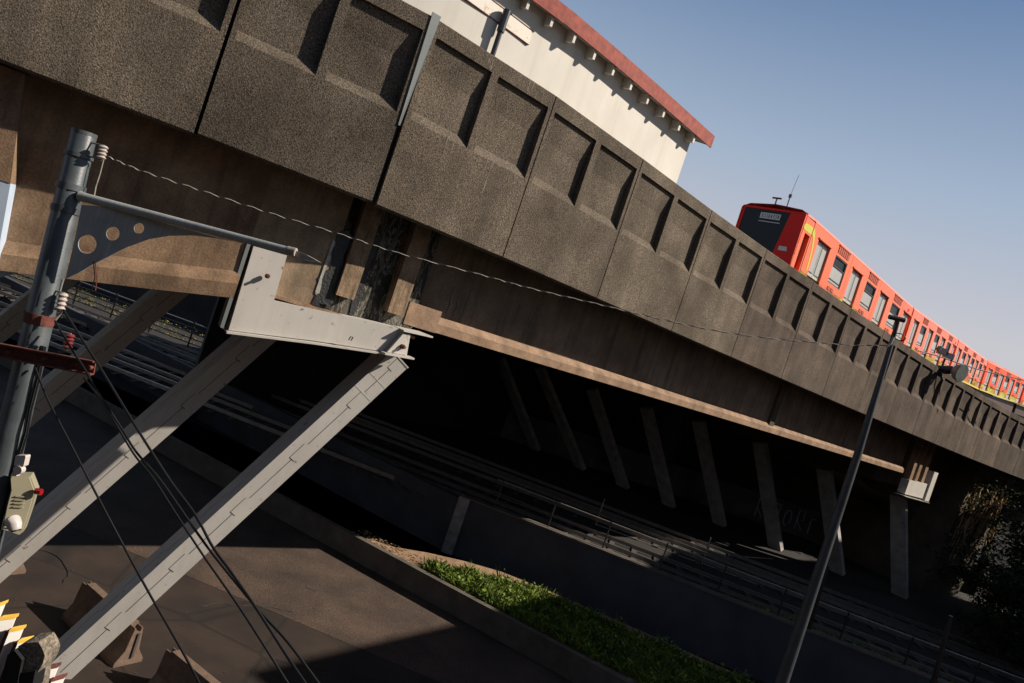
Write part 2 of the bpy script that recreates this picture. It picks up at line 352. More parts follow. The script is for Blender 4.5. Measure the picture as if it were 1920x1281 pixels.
for k, z0_, z1_ in ((2.05, -.1, .5), (2.12, -.1, .25), (2.17, 0, .9), (2.9, .1, .5), (4.4, -.1, .35), (5.5, 0, .3)):
    crust("lime_deposit", m_concrun, blob(k, k + .012, z0_, z1_, 26, .01), 1.383, .006)
for k, z0_, z1_ in ((1.32, 2.5, 3.0), (1.37, 2.72, 2.96), (1.64, 2.62, 2.95), (1.68, 2.3, 2.97), (1.82, 2.75, 2.95), (1.42, 4.5, 4.7), (1.45, 4.45, 4.69), (1.76, 4.47, 4.7), (1.79, 4.52, 4.69), (3.4, 2.6, 2.93), (4.7, 2.5, 2.9)):
    crust("run_mark", m_concrun, blob(k, k + .006, z0_, z1_, 22, .006), -.004, .004)
# bearing shelf that carries the drop-in span
b = MB(); strip(b, .70, 1.74, [(.90, -.80), (.90, -.742), (1.9, -.742), (1.9, -.80)], .2); b.build("bearing_shelf", m_flange, viaduct)
# stubs of concrete just behind the lit end of the front girder
b = MB(); strip(b, 1.66, 1.95, [(1.13, -.57), (1.13, -.1), (1.2, -.1), (1.2, -.57)], .1); b.build("girder_end_block", m_flange, viaduct)
# drop panels' hanging lip (dark timber-like edge under deck)
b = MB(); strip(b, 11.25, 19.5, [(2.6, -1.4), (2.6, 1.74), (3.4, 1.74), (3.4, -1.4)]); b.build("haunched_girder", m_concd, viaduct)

# ------------------------------------------------------------------ piers
def pier_left():
    t = thing("viaduct_pier", "beige concrete pier with pale blue painted lower shaft at the left edge", "pier", W(-1.4, 1.0, -EYE), "piers of the viaduct")
    b = MB(); ring = lambda k0, k1, z, o0, o1: [W(k0, o0, z), W(k1, o0, z), W(k1, o1, z), W(k0, o1, z)]
    b.hexa(ring(-2.4, -.67, -.30, .42, 3) + ring(-2.4, -.745, 1.3, .42, 3)); b.build("cap", m_conc, t)
    b = MB(); b.hexa(ring(-2.4, -.62, -1.75, .43, 3) + ring(-2.4, -.67, -.302, .43, 3)); b.build("painted_band", m_bluep, t)
    b = MB(); b.hexa(ring(-2.4, -1.2, -8, .9, 2.9) + ring(-2.4, -.95, -1.76, .9, 2.9)); b.build("shaft", m_concd, t)
pier_left()
def pier_right():
    t = thing("viaduct_pier", "shaded concrete pier with haunched cantilever overgrown by dry vines at the right", "pier", W(14.5, 2, -EYE), "piers of the viaduct")
    b = MB(); n = 6; ks = [11.75, 12.6, 13.5, 14.5, 16.5]; zs = [-1.75, -2.15, -2.7, -3.5, -3.7]
    for i in range(4):
        b.hexa([W(ks[i], 3.6, zs[i]), W(ks[i + 1], 3.6, zs[i + 1]), W(ks[i + 1], 12, zs[i + 1]), W(ks[i], 12, zs[i]),
                W(ks[i], 3.6, 1.2), W(ks[i + 1], 3.6, 1.2), W(ks[i + 1], 12, 1.2), W(ks[i], 12, 1.2)])
    b.build("haunch", m_concd, t)
    b = MB(); ring = lambda k0, k1, z, o0, o1: [W(k0, o0, z), W(k1, o0, z), W(k1, o1, z), W(k0, o1, z)]
    b.hexa(ring(14.0, 15.6, -8.6, 1.6, 22) + ring(14.55, 16.3, 1.2, 1.25, 22)); b.build("shaft", m_concd, t)  # depth stretched to the rear to block sun entering under the deck
pier_right()

# ------------------------------------------------------------------ steel brackets and raking struts
def poly_plate(b, pts_, off0, off1):
    def flat(off):  # keep each plate truly flat
        Q = [W(k, off, z) for k, z in pts_]; a_, c_ = min(Q, key=lambda p: p.x), max(Q, key=lambda p: p.x); h = c_ - a_; nn = Vector((-h.y, h.x, 0))
        out = []
        for p in Q:
            r = p - Vector((0, 0, EYE)); e_ = a_ - Vector((0, 0, EYE))
            out.append(Vector((0, 0, EYE)) + r * (e_.dot(nn) / r.dot(nn)))
        return out
    f = flat(off0); g = flat(off1); n = len(f)
    b.add(f + g, [tuple(range(n)), tuple(2 * n - 1 - i for i in range(n))] + [(i, i + n, (i + 1) % n + n, (i + 1) % n) for i in range(n)])
Lsh = [(.473, -.04), (.674, -.01), (.685, -.84), (1.365, -.69), (1.60, -.665), (1.59, -1.16), (1.0, -1.33), (.487, -1.56)]
def bracket_left():
    t = thing("steel_bracket", "L shaped white painted steel bracket cradling the girder half joint", "bracket", W(.8, .9, -1.5), "steel brackets under the half joints")
    b = MB(); poly_plate(b, Lsh, .72, 1.1); b.build("web_plate", m_steel, t)
    b = MB(); poly_plate(b, [(.475, -1.61), (1.0, -1.38), (1.66, -1.18), (1.66, -1.15), (1.0, -1.345), (.475, -1.575)], .6, 1.15); b.build("bottom_flange", m_steel, t)
    b = MB(); poly_plate(b, [(.437, -1.55), (.458, -1.56), (.455, -.02), (.434, -.01)], .74, 1.12); b.build("rear_plate", m_steels, t)  # grey tone stands in for the bracket's unlit left side
    b = MB(); poly_plate(b, [(1.56, -.69), (1.56, -.66), (1.80, -.62), (1.80, -.65)], .55, 1.1); b.build("top_flange", m_steel, t)
    b = MB(); poly_plate(b, [(1.50, -1.165), (1.575, -.73), (1.63, -.71), (1.655, -1.13)], .60, .66); b.build("lug_plate", m_steel, t)
    b = MB(); poly_plate(b, [(1.47, -1.215), (1.47, -1.18), (1.70, -1.13), (1.70, -1.165)], .50, .70); b.build("base_plate", m_steel, t)
    for k, z, r, o in ((.60, -.46, .045, .72), (1.595, -.98, .05, .60)):
        b = MB(); c = W(k, o, z); d = (W(k, o - .12, z) - c); b.tube([c, c + d * .5], r, 6); b.tube([c + d * .5, c + d], r * .55, 8); b.build("anchor_bolt", m_rust, t)
    # lifting ring
    b = MB(); c = W(1.22, .72, -1.14); T = (W(1.3, .72, -1.14) - c).normalized(); n = (W(1.22, .5, -1.14) - c).normalized()
    b.tube([c + n * .01, c + n * .05 + Vector((0, 0, .07)), c + n * .05 + Vector((0, 0, .07)) + T * .05, c + n * .01 + T * .05], .012, 6); b.build("lifting_ring", m_seam, t)
    return t
bracket_left()
def make_strut(top, bot, nvec, label, w=.50, dpt=.46, seams=True, ms=None, group="raking steel struts of the viaduct"):
    top, bot = Vector(top), Vector(bot)
    t = thing("steel_strut", label, "strut", bot, group)
    ax = (top - bot); Ln = ax.length; ax.normalize(); n = Vector(nvec); n = (n - ax * n.dot(ax)).normalized(); e = ax.cross(n).normalized()
    if e.z < 0: e = -e
    sh_ = n * max(0, (dpt - .46) / 2) if seams else n * 0; b = MB(); b.beam(bot + sh_, top + sh_, e, n, w, dpt); b.build("box_section", ms or m_steel, t)
    # seam lines on the viewer side (-n) and on the upper side (e)
    if seams:
        b = MB(); s = .35; o = -n * (.23 + .001)
        while s < Ln - .4:
            L1 = min(1.05, Ln - s - .3)
            b.beam(bot + ax * s + o, bot + ax * (s + L1) + o, e, n, .012, .004)
            b.beam(bot + ax * (s + L1) + e * -.06 + o, bot + ax * (s + L1) + e * .06 + o, ax, n, .016, .004)
            b.beam(bot + ax * (s + L1) + e * .06 + o, bot + ax * (s + L1 + .38) + e * .06 + o, e, n, .010, .004)
            s += L1 + .42
        b.build("weld_seam", m_seam, t)
        b = MB(); s = .5
        while s < Ln - .5:
            q = bot + ax * s + e * (w / 2 + .003) + n * .10; b.beam(q, q + ax * .98, n, e, .012, .006); q += n * -.1 + ax * 1.0; b.beam(q, q + ax * .42, n, e, .018, .006)
            s += 1.5
        b.build("batten_weld", m_steel, t)
        b = MB(); c = bot + ax * (Ln - 1.0)
        for q in (0, .38): b.beam(c + ax * q - e * (w / 2 + .004) + sh_, c + ax * q + e * (w / 2 + .004) + sh_, ax, n, .02, dpt + .008)
        b.build("splice_plate", m_steel, t)
    b = MB(); b.beam(top - ax * .02 + sh_, top + ax * .01 + sh_, e, n, w + .02, dpt + .02); b.build("head_plate", ms or m_steel, t)
    return t
B0 = atz(85, 1273, -.15); T0 = Vector((-2.13, 15.05, EYE - 1.24))
n0 = Vector((-.56, .83, 0)); row = Vector((cos(radians(157)), sin(radians(157)), 0))
labs = ["nearest white painted raking strut, fully sunlit, reaching the right end of the steel bracket",
        "second white raking strut, lower half sunlit, passing behind the grey pole",
        "third raking strut, shaded grey, under the left concrete girder",
        "fourth raking strut in deep shade at the far left behind the pole"]
b3 = []
for i in range(4):
    sh = row * (3.03 * i)
    make_strut(T0 + sh + (Vector((0, 0, 0)) if i == 0 else (T0 - B0) * .06), B0 + sh, n0, labs[i], w=.50, dpt=.58 if i == 0 else .8)
sb = [(1687, 1118), (1570, 1075), (1455, 1030), (1350, 985), (1255, 950), (1170, 915), (1090, 880), (1005, 845)]
st = [(1685, 930), (1546, 880), (1425, 830), (1310, 790), (1212, 765), (1110, 730), (1012, 690), (938, 672)]
names = ["partly sunlit raking strut under the small right bracket", "raking strut seen just beside the tall lamp post", "third shaded raking strut from the right below the girder", "fourth shaded raking strut from the right below the girder", "fifth shaded raking strut from the right below the girder",
         "sixth shaded raking strut from the right below the girder", "seventh shaded raking strut from the right below the girder", "farthest shaded raking strut, leftmost of the right hand row"]
for i, (p, q) in enumerate(zip(sb, st)):
    bt = atz(*p, EYE - 7.1); tp = at(*q, bt.y - .8)
    make_strut(tp, bt, Vector((-.69, .72, 0)), names[i], w=.30, dpt=.8, seams=False, ms=m_steelf)
def bracket_right():
    t = thing("steel_bracket", "small sunlit white bracket hung under the far end of the girder", "bracket", W(11.8, 1, -1.2), "steel brackets under the half joints")
    b = MB(); poly_plate(b, [(11.35, -.80), (12.2, -.72), (12.2, -1.55), (11.35, -1.55)], .9, 1.3); b.build("web_plate", m_steel, t)
    b = MB(); poly_plate(b, [(12.22, -1.62), (12.42, -1.62), (12.42, .02), (12.22, .02)], .8, 1.3); b.build("rear_plate", m_steel, t)
    b = MB(); poly_plate(b, [(11.25, -1.62), (12.42, -1.66), (12.42, -1.7), (11.25, -1.66)], .75, 1.3); b.build("bottom_flange", m_steel, t)
    for k in (11.4, 11.65, 11.95):
        b = MB(); poly_plate(b, [(k, -.78), (k + .12, -.78), (k + .12, 1.6), (k, 1.6)], .98, 1.28); b.build("bearing_rib", m_conc, t)
bracket_right()

# ------------------------------------------------------------------ station building above the parapet
bl = thing("station_building", "white rendered station building with red roof edge standing above the parapet", "building", W(1, 4, 2.6))
b = MB(); strip(b, KMIN, 3.56, [(.28, 2.62), (.28, 6.085), (.45, 6.12), (.45, 2.62)], .25); b.build("wall", m_wallw, bl, True)
b = MB(); strip(b, KMIN, 3.56, [(8.0, 2.62), (8.0, 6.4), (8.2, 6.4), (8.2, 2.62)]); b.build("rear_wall", m_wallw, bl)
b = MB(); strip(b, KMIN, 3.68, [(.01, 6.04), (4.2, 6.95), (8.4, 6.3), (8.4, 6.4), (4.2, 7.05), (.01, 6.15)]); b.build("roof", m_soff, bl)
b = MB(); strip(b, KMIN, 3.70, [(-.03, 6.01), (0, 6.01), (0, 6.32), (-.03, 6.32)]); b.build("roof_fascia", m_roof, bl)
b = MB(); strip(b, KMIN, 3.69, [(.002, 6.30), (4.2, 7.12), (8.5, 6.45), (8.5, 6.40), (4.2, 7.06), (.002, 6.2)]); b.build("roof_covering", m_roof, bl)
k = 3.50; i = 0
while k > KMIN:
    b = MB(); dk = .021
    prof = [(.03, 6.035), (.278, 6.09), (.278, 5.86), (.03, 5.83)]
    f = [W(k, o, z) for o, z in prof]; g = [W(k - dk, o, z) for o, z in prof]; n = len(f)
    b.add(f + g, [tuple(range(n)), tuple(2 * n - 1 - j for j in range(n))] + [(j, j + n, (j + 1) % n + n, (j + 1) % n) for j in range(n)])
    b.build("rafter_tail", m_wallw, bl); k -= .213
# sign board on the wall
s = thing("wall_sign", "long white sign board with rust streaks fixed to the station wall", "sign", W(1.5, .22, 5.4))
b = MB(); poly_plate(b, [(1.17, 5.40), (1.71, 5.36), (1.71, 5.62), (1.17, 5.68)], .25, .29); b.build("board", m_sign, s)
b = MB(); poly_plate(b, [(1.165, 5.385), (1.715, 5.345), (1.715, 5.36), (1.165, 5.40)], .243, .285); poly_plate(b, [(1.165, 5.68), (1.715, 5.62), (1.715, 5.635), (1.165, 5.695)], .243, .285); b.build("frame", m_rust, s)
p = thing("black_post", "short black steel post standing on the parapet in front of the sign", "post", W(1.45, .1, 4.7))
b = MB(); b.tube([W(1.455, .1, 4.6), W(1.455, .1, 5.58)], .05, 10); b.build("shaft", m_black, p)
b = MB(); b.tube([W(1.455, .1, 5.2), W(1.455, .1, 5.62)], .075, 10); b.build("sleeve", m_black, p)

# ------------------------------------------------------------------ ground, road, railway
def sheet(name, pts_, z, mt, th=None, lab=None):
    b = MB(); b.prism([Vector((x, y, z)) for x, y in pts_], Vector((0, 0, -(th or .02)))); return struct(b.build(name, mt))
sheet("ground", [(-900, -300), (900, -300), (900, 1500), (-900, 1500)], -.03, m_ground, .5)
# work area in front and asphalt road beyond it
la = atz(344, 1077, 0); lb = atz(660, 1210, 0); d = (lb - la).normalized()
l0 = la - d * 60; l1 = la + d * 60
sheet("pavement", [(l0.x, l0.y), (l1.x, l1.y), (l1.x, -20), (l0.x, -20)], 0.0, m_pave)
mA = atz(690, 1020, .72); mB = atz(1165, 1275, .72); md = (mB - mA).normalized(); mn = Vector((-md.y, md.x, 0)).normalized()
if mn.y < 0: mn = -mn
m0 = mA - md * 60; m1 = mA + md * 40
sheet("road", [(l0.x, l0.y), (l1.x, l1.y), (m1.x, m1.y), (m0.x, m0.y)], .006, m_asph)
t = thing("median_wall", "low concrete wall with pale top edge between road and planted strip", "wall", (mA.x, mA.y, 0))
b = MB(); b.beam(m0 + mn * .1 - Vector((0, 0, .35)), m1 + mn * .1 - Vector((0, 0, .35)), mn, Vector((0, 0, 1)), .2, .7); b.build("wall_body", m_kerb, t)
b = MB(); b.beam(m0 + mn * .1 + Vector((0, 0, .012)), m1 + mn * .1 + Vector((0, 0, .012)), mn, Vector((0, 0, 1)), .22, .024); b.build("coping", m_kerb, t)
# planted strip between median wall and retaining wall
RT = EYE - 6.45
ra = Vector((.11, 27.35, 0)); rb = Vector((16.8, 23.95, 0)); rd = (rb - ra).normalized(); rn = Vector((-rd.y, rd.x, 0))
r1 = ra + rd * 60
bp_ = [mA + mn * .2 - md * 1.2, mA + mn * .2 + md * 30, mA + mn * 4.6 + md * 30] + [atz(x_, y_, .64) for x_, y_ in ((1400, 1272), (1218, 1190), (1010, 1100), (940, 1072), (870, 1052), (800, 1036), (740, 1026))]
b = MB(); b.prism([Vector((p_.x, p_.y, .64)) for p_ in bp_], Vector((0, 0, -.6)))
struct(b.build("planting_soil", m_soil))
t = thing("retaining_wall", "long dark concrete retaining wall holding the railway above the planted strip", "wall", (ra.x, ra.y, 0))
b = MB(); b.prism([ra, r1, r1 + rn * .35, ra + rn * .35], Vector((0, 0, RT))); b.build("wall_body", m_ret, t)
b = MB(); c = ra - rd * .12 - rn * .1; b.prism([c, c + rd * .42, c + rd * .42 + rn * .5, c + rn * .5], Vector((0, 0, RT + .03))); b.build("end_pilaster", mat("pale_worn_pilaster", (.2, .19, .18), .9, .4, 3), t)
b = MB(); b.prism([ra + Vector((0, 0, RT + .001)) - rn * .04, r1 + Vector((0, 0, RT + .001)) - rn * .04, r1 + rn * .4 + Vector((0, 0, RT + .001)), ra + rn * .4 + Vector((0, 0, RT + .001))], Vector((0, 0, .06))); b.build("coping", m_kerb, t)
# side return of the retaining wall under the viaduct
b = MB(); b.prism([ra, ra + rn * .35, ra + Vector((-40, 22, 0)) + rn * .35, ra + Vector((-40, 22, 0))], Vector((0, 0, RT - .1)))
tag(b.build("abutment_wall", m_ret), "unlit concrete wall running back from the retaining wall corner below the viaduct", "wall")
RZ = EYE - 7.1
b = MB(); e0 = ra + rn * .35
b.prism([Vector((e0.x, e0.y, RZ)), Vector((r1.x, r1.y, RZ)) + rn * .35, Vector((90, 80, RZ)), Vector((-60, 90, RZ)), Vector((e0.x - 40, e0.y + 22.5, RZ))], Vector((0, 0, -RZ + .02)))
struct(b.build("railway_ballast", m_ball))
random.seed(11)
trk_lab = ["railway track nearest the retaining wall", "second railway track from the retaining wall", "third railway track from the retaining wall", "fourth railway track, nearest the graffiti wall"]
for ti, off in enumerate((1.7, 4.2, 8.2, 10.6)):
    o0 = ra + rn * off - rd * (off * 1.2 - 2); o1 = o0 + rd * 70; o0 = o0 - rd * 40
    t = thing("railway_track", trk_lab[ti] + ", dark sleepers and dull rails", "track", (o0.x, o0.y, RZ), "railway tracks beside the road")
    for sgn in (-1, 1):
        b = MB(); z0 = Vector((0, 0, RZ + .14)); b.beam(o0 + rn * .72 * sgn + z0, o1 + rn * .72 * sgn + z0, rn, Vector((0, 0, 1)), .07, .16); b.build("rail", m_rail, t)
    first = None
    for j in range(88):
        c = o0 + rd * (j * .95 + .3)
        if first is None:
            b = MB(); b.beam(c - rn * 1.25 + Vector((0, 0, RZ + .03)), c + rn * 1.25 + Vector((0, 0, RZ + .03)), rd, Vector((0, 0, 1)), .22, .07); first = b.build("sleeper", m_sleep, t); c00 = c
        else:
            o = first.copy(); COL.objects.link(o); o.parent = t; o.matrix_parent_inverse = first.matrix_parent_inverse.copy(); o.location = c - c00
# edge fence with posts and rails along the retaining wall
t = thing("edge_fence", "thin railing with dark posts along the top of the retaining wall", "fence", (ra.x, ra.y, RT))
fb = ra + rn * .3; k = 1.2; i = 0
while k < 30:
    c = fb + rd * k; b = MB(); b.tube([c + Vector((0, 0, RT)), c + Vector((0, 0, RT + 1.05))], .03, 6); b.build("post", m_black, t); k += 2.1; i += 1
for h in (.5, 1.03):
    b = MB(); b.tube([fb + rd * 1.0 + Vector((0, 0, RT + h)), fb + rd * 31 + Vector((0, 0, RT + h))], .018, 6); b.build("rail", m_wire if h > 1 else m_black, t)
# pale fence frames standing between the tracks
def frame_rail(p0, p1, p2, z, label):
    t = thing("track_fence", label, "fence", atz(*p1, z))
    a_ = atz(*p1, z); c_ = atz(*p2, z)
    b = MB(); b.tube([a_, a_ + Vector((0, 0, 1.25))], .022, 6); b.build("post", m_wire, t)
    b = MB(); b.tube([a_ + Vector((0, 0, .05)), c_ + Vector((0, 0, .05))], .02, 6); b.build("rail", m_wire, t)
frame_rail(None, (1117, 985), (1312, 1058), RZ, "pale railing frame between the tracks, left of two")
frame_rail(None, (1316, 1058), (1420, 1098), RZ, "pale railing frame between the tracks, right of two")
# dark lineside posts
for (p0, p1, Y, lb_) in (((1783, 1155), (1750, 1281), 20, "dark lineside post in front of the tracks near the lower right corner"), ((1552, 1062), (1515, 1185), 25, "dark lineside post beside the foot of the tall lamp post")):
    a_ = at(*p0, Y); c_ = at(*p1, Y); c_ = a_ + (c_ - a_).normalized() * max(2.0, (a_.z - 1.3))
    o = MB(); o.tube([a_, c_], [.055, .09], 8); tag(o.build("lineside_post", m_black), lb_, "post")
# low wall with graffiti
ga = atz(1440, 1000, RZ); gb_ = atz(1830, 1130, RZ); gd = (gb_ - ga).normalized(); gn = Vector((-gd.y, gd.x, 0)); ga = ga + gd * -25 + gn * 3; gb_ = gb_ + gd * 25 + gn * 3
m_gwall = mat("graffiti_wall_concrete", (.12, .11, .11), .9, .4, 1)
t = thing("graffiti_wall", "low shaded wall with violet spray paint lettering behind the struts", "wall", tuple(ga))
b = MB(); b.prism([ga, gb_, gb_ + gn * .3, ga + gn * .3], Vector((0, 0, 2.0))); b.build("wall_body", m_gwall, t)
random.seed(5)
for j in range(15):
    s_ = 25.0 + j * .95; L_ = random.uniform(.6, .95); pts_ = []
    base = ga + gd * s_ - gn * .012; hh = random.uniform(.9, 1.4)
    ph = random.random() * 6
    if j % 3 == 0: uv = [(0, 0), (0, 1), (.5, 1), (.5, .5), (0, .5), (.6, 0)]
    elif j % 3 == 1: uv = [(0, 1), (0, 0), (.6, 0), (.6, 1), (.1, 1)]
    else: uv = [(.5 + .4 * cos(a_ * .7 + ph), .5 + .5 * sin(a_ * .7 + ph)) for a_ in range(9)]
    b = MB(); b.tube([base + gd * (u * L_) + Vector((0, 0, .4 + v * hh)) for u, v in uv], .035, 4); b.build("painted_letter", m_graf, t)
# dark wall added as backdrop to keep the space under the deck black
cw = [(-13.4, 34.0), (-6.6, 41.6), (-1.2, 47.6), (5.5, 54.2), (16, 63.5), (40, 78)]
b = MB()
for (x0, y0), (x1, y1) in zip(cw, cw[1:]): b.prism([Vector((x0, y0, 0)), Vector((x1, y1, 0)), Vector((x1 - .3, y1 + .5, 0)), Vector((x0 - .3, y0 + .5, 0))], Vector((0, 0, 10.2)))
tag(b.build("shade_backdrop_wall", m_wallb), "added black backdrop wall standing in for the shade under the far side of the viaduct", "wall")
b = MB(); b.prism([Vector((-50, 15, 0)), Vector((-49, 15, 0)), Vector((-44, 52, 0)), Vector((-45, 52, 0))], Vector((0, 0, 9))); tag(b.build("dark_screen_wall", m_wallb), "dark wall at the far left end of the space under the viaduct", "wall")
b = MB(); b.prism([Vector((35.0, 49.8, 0)), Vector((56, 60, 0)), Vector((55.8, 60.4, 0)), Vector((34.8, 50.2, 0))], Vector((0, 0, 10.5))); tag(b.build("dark_screen_wall", m_wallb), "dark wall added behind the trees at the right edge to hide sunlit ground", "wall")  # added to hide sunlit ground beyond the right pier
b = MB(); b.prism([Vector((-48, 58, 0)), Vector((-12, 50, 0)), Vector((-12, 50.4, 0)), Vector((-48, 58.4, 0))], Vector((0, 0, 5.5))); tag(b.build("dark_screen_wall", m_wallb), "dark wall added behind the rail fence below the left girder to hide sunlit ballast", "wall")  # added to cover sunlit ballast beyond the fence
t = thing("slat_fence", "dark fence of horizontal rails seen through the gap below the left girder", "fence", (-24, 44, RZ))
for h in (.3, .6, .9, 1.2, 1.5):
    b = MB(); q0_ = ra + rn * 12.5 - rd * 38; q1_ = ra + rn * 12.5 - rd * 12; b.tube([q0_ + Vector((0, 0, RZ + h)), q1_ + Vector((0, 0, RZ + h))], .035, 6); b.build("rail", m_steels if h > 1.4 else m_black, t)
for j in range(10):
    b = MB(); c = ra + rn * 12.5 - rd * (38 - j * 2.8); b.tube([c + Vector((0, 0, RZ)), c + Vector((0, 0, RZ + 1.6))], .05, 6); b.build("post", m_black, t)

# weeds
random.seed(21)
def leaves(b, c, n, r, size, up=.6):
    for _ in range(n):
        p = c + Vector((random.gauss(0, r), random.gauss(0, r), abs(random.gauss(0, r * up))))
        a_ = random.uniform(0, 2 * pi); ti_ = random.uniform(-.9, .9); s_ = size * random.uniform(.5, 1.3)
        d1 = Vector((cos(a_), sin(a_), ti_)).normalized() * s_; d2 = Vector((-sin(a_), cos(a_), random.uniform(-.6, .6))).normalized() * s_ * .42
        b.add([p, p + d1 * .5 + d2, p + d1, p + d1 * .5 - d2], [(0, 1, 2, 3)])
def bed(t_, u_):  # t along, u across 0..1
    a_ = mA + mn * .3 + md * t_; a_ = Vector((a_.x, a_.y, 0))
    # distance along mn to the retaining wall
    den = mn.dot(rn)
    s_ = ((ra - a_).dot(rn)) / den
    return a_ + mn * (s_ * u_)
def blades(b, c, n, h):
    for _ in range(n):
        p = c + Vector((random.gauss(0, .06), random.gauss(0, .06), 0)); a_ = random.uniform(0, 2 * pi); w_ = Vector((cos(a_), sin(a_), 0)) * .008
        l_ = Vector((random.gauss(0, .35), random.gauss(0, .35), 1)).normalized() * h * random.uniform(.6, 1.3)
        b.add([p - w_, p + w_, p + l_ * .6 + w_, p + l_ + Vector((l_.x, l_.y, -.2 * h)) * .4], [(0, 1, 2, 3)])
b1, b2 = MB(), MB()
for _ in range(5200):
    t_ = random.uniform(1.9, 17); u_ = random.uniform(.03, min(.57, .16 + max(0, t_ - 2.0) * .16))
    if t_ < 2.6 and random.random() < (2.6 - t_) / 1.0: continue
    p = bed(t_, u_); 
    if p.x > 16: continue
    hgt = random.uniform(.06, .28) * (1 if random.random() > .1 else 1.8)
    q = p + Vector((0, 0, .64)); bb = b1 if random.random() < .7 else b2
    nst = 3; lsz = random.choice((.05, .07, .09, .13)); hgt *= .6 + .9 * abs(sin(p.x * 2.1 + p.y * 1.3))
    blades(bb, q, 7, .16 + hgt * .5)
    for s_ in range(nst):
        if random.random() < .45: leaves(bb, q + Vector((0, 0, hgt * s_ / nst)), 4, .06, lsz)
b1.build("weeds", m_grass, fix=False)['kind'] = 'stuff'; b2.build("weeds", m_grass2, fix=False)['kind'] = 'stuff'
b = MB()
for _ in range(260):
    p = bed(random.uniform(-1.0, 2.6), random.uniform(0, .22)) + Vector((0, 0, .64)); s_ = random.uniform(.01, .035)
    b.box((p.x - s_, p.y - s_, p.z - .01), (p.x + s_, p.y + s_ * .7, p.z + s_ * .8))
b.build("gravel", m_soil)['kind'] = 'stuff'
b = MB()
for _ in range(900):
    c = ra + rd * random.uniform(11, 34) + rn * random.uniform(2.6, 3.4) + Vector((0, 0, RZ)); leaves(b, c, 6, .12, .1)
b.build("trackside_grass", m_grass, fix=False)['kind'] = 'stuff'
m_dry = mat("dry_yellow_grass", (.12, .105, .025), .7, .6, 2)
b = MB()
for off_ in (14.2, 15.9, 18.5):
    for _ in range(170):
        c = ra - rd * random.uniform(15, 40) + rn * (off_ + random.uniform(-.3, .3)) + Vector((0, 0, RZ)); leaves(b, c, 6, .14, .14)
b.build("dry_grass", m_dry, fix=False)['kind'] = 'stuff'

# ------------------------------------------------------------------ off-frame block added on the right, bent to throw shade on road and tracks
g1 = atz(640, 1210, 0); g2 = atz(845, 1178, 0); gdir = Vector((.57, .822, 0)); g1 = (g1 + g2) / 2 - gdir * 1.8; S_ = SUN_V * 21.0
nr = Vector((gdir.y, -gdir.x, 0)); e1 = g1 + S_ - gdir * 3
E_ = [e1]; q_ = g1 + S_
for dx_, dy_, L_ in ((.57, .822, 9.5), (.47, .883, 8.0), (.74, .673, 20.0)):
    q_ = q_ + Vector((dx_, dy_, 0)) * L_; E_.append(q_)
t = thing("shade_block", "unseen block right of the road, shaped so its shadow covers the tracks", "building", (e1.x, e1.y, 0))
b = MB(); b.prism([Vector((q.x, q.y, 0)) for q in E_ + [E_[-1] + nr * 14, e1 + nr * 14]], Vector((0, 0, 21))); b.build("wall", m_conc, t)
for fl in range(6):
    for j in range(3):
        c = e1 + gdir * (1.8 + j * 4) - nr * .03; c.z = 1.6 + fl * 3.3
        b = MB(); b.beam(c - gdir * .7, c + gdir * .7, nr, Vector((0, 0, 1)), .08, 1.4); b.build("window", m_glass, t)

for (x0, y0, w_, h_, lb_) in ((-46, -27, 26, 22, "unseen block behind the viewpoint added to cut skylight, left of three"), (-16, -28, 24, 26, "unseen block behind the viewpoint added to cut skylight, middle and tallest of three"), (12, -26, 20, 20, "unseen block behind the viewpoint added to cut skylight, right of three")):  # unseen masses added to cut low skylight under the viaduct
    t = thing("sky_blocker", lb_, "building", (x0 + w_ / 2, y0 + 6, 0), "unseen skylight blockers behind the viewpoint")
    b = MB(); b.box((x0, y0, 0), (x0 + w_, y0 + 12, h_)); b.build("wall", m_concd, t)
    for fl in range(int(h_ / 3.2)):
        for j in range(int(w_ / 4)):
            b = MB(); b.box((x0 + 1.2 + j * 4, y0 + 11.98, 1.2 + fl * 3.2), (x0 + 2.9 + j * 4, y0 + 12.03, 2.6 + fl * 3.2)); b.build("window", m_glass, t)
m_patch = mat("dark_tar_patch", (.013, .010, .008), .75, .3, 3, .3, 40)
random.seed(41)
for (qx, qy, n_) in ((120, 1100, 9), (560, 1150, 8), (700, 1110, 7)):
    c = atz(qx, qy, 0); P_ = []; a_ = random.uniform(0, 6)
    for j in range(n_ * 2): c = c + Vector((cos(a_), sin(a_), 0)) * .16; a_ += random.uniform(-.5, .5); P_.append(Vector((c.x, c.y, .010)))
    b = MB(); b.tube(P_, .009, 4); b.build("road_crack", m_patch)["kind"] = "structure"
b = MB()
for _ in range(160):
    q = atz(random.uniform(0, 850), random.uniform(1050, 1275), 0); s_ = random.uniform(.004, .011)
    b.box((q.x - s_, q.y - s_, 0.004), (q.x + s_, q.y + s_ * .7, .008 + s_))
b.build("road_grit", m_kerb)["kind"] = "stuff"
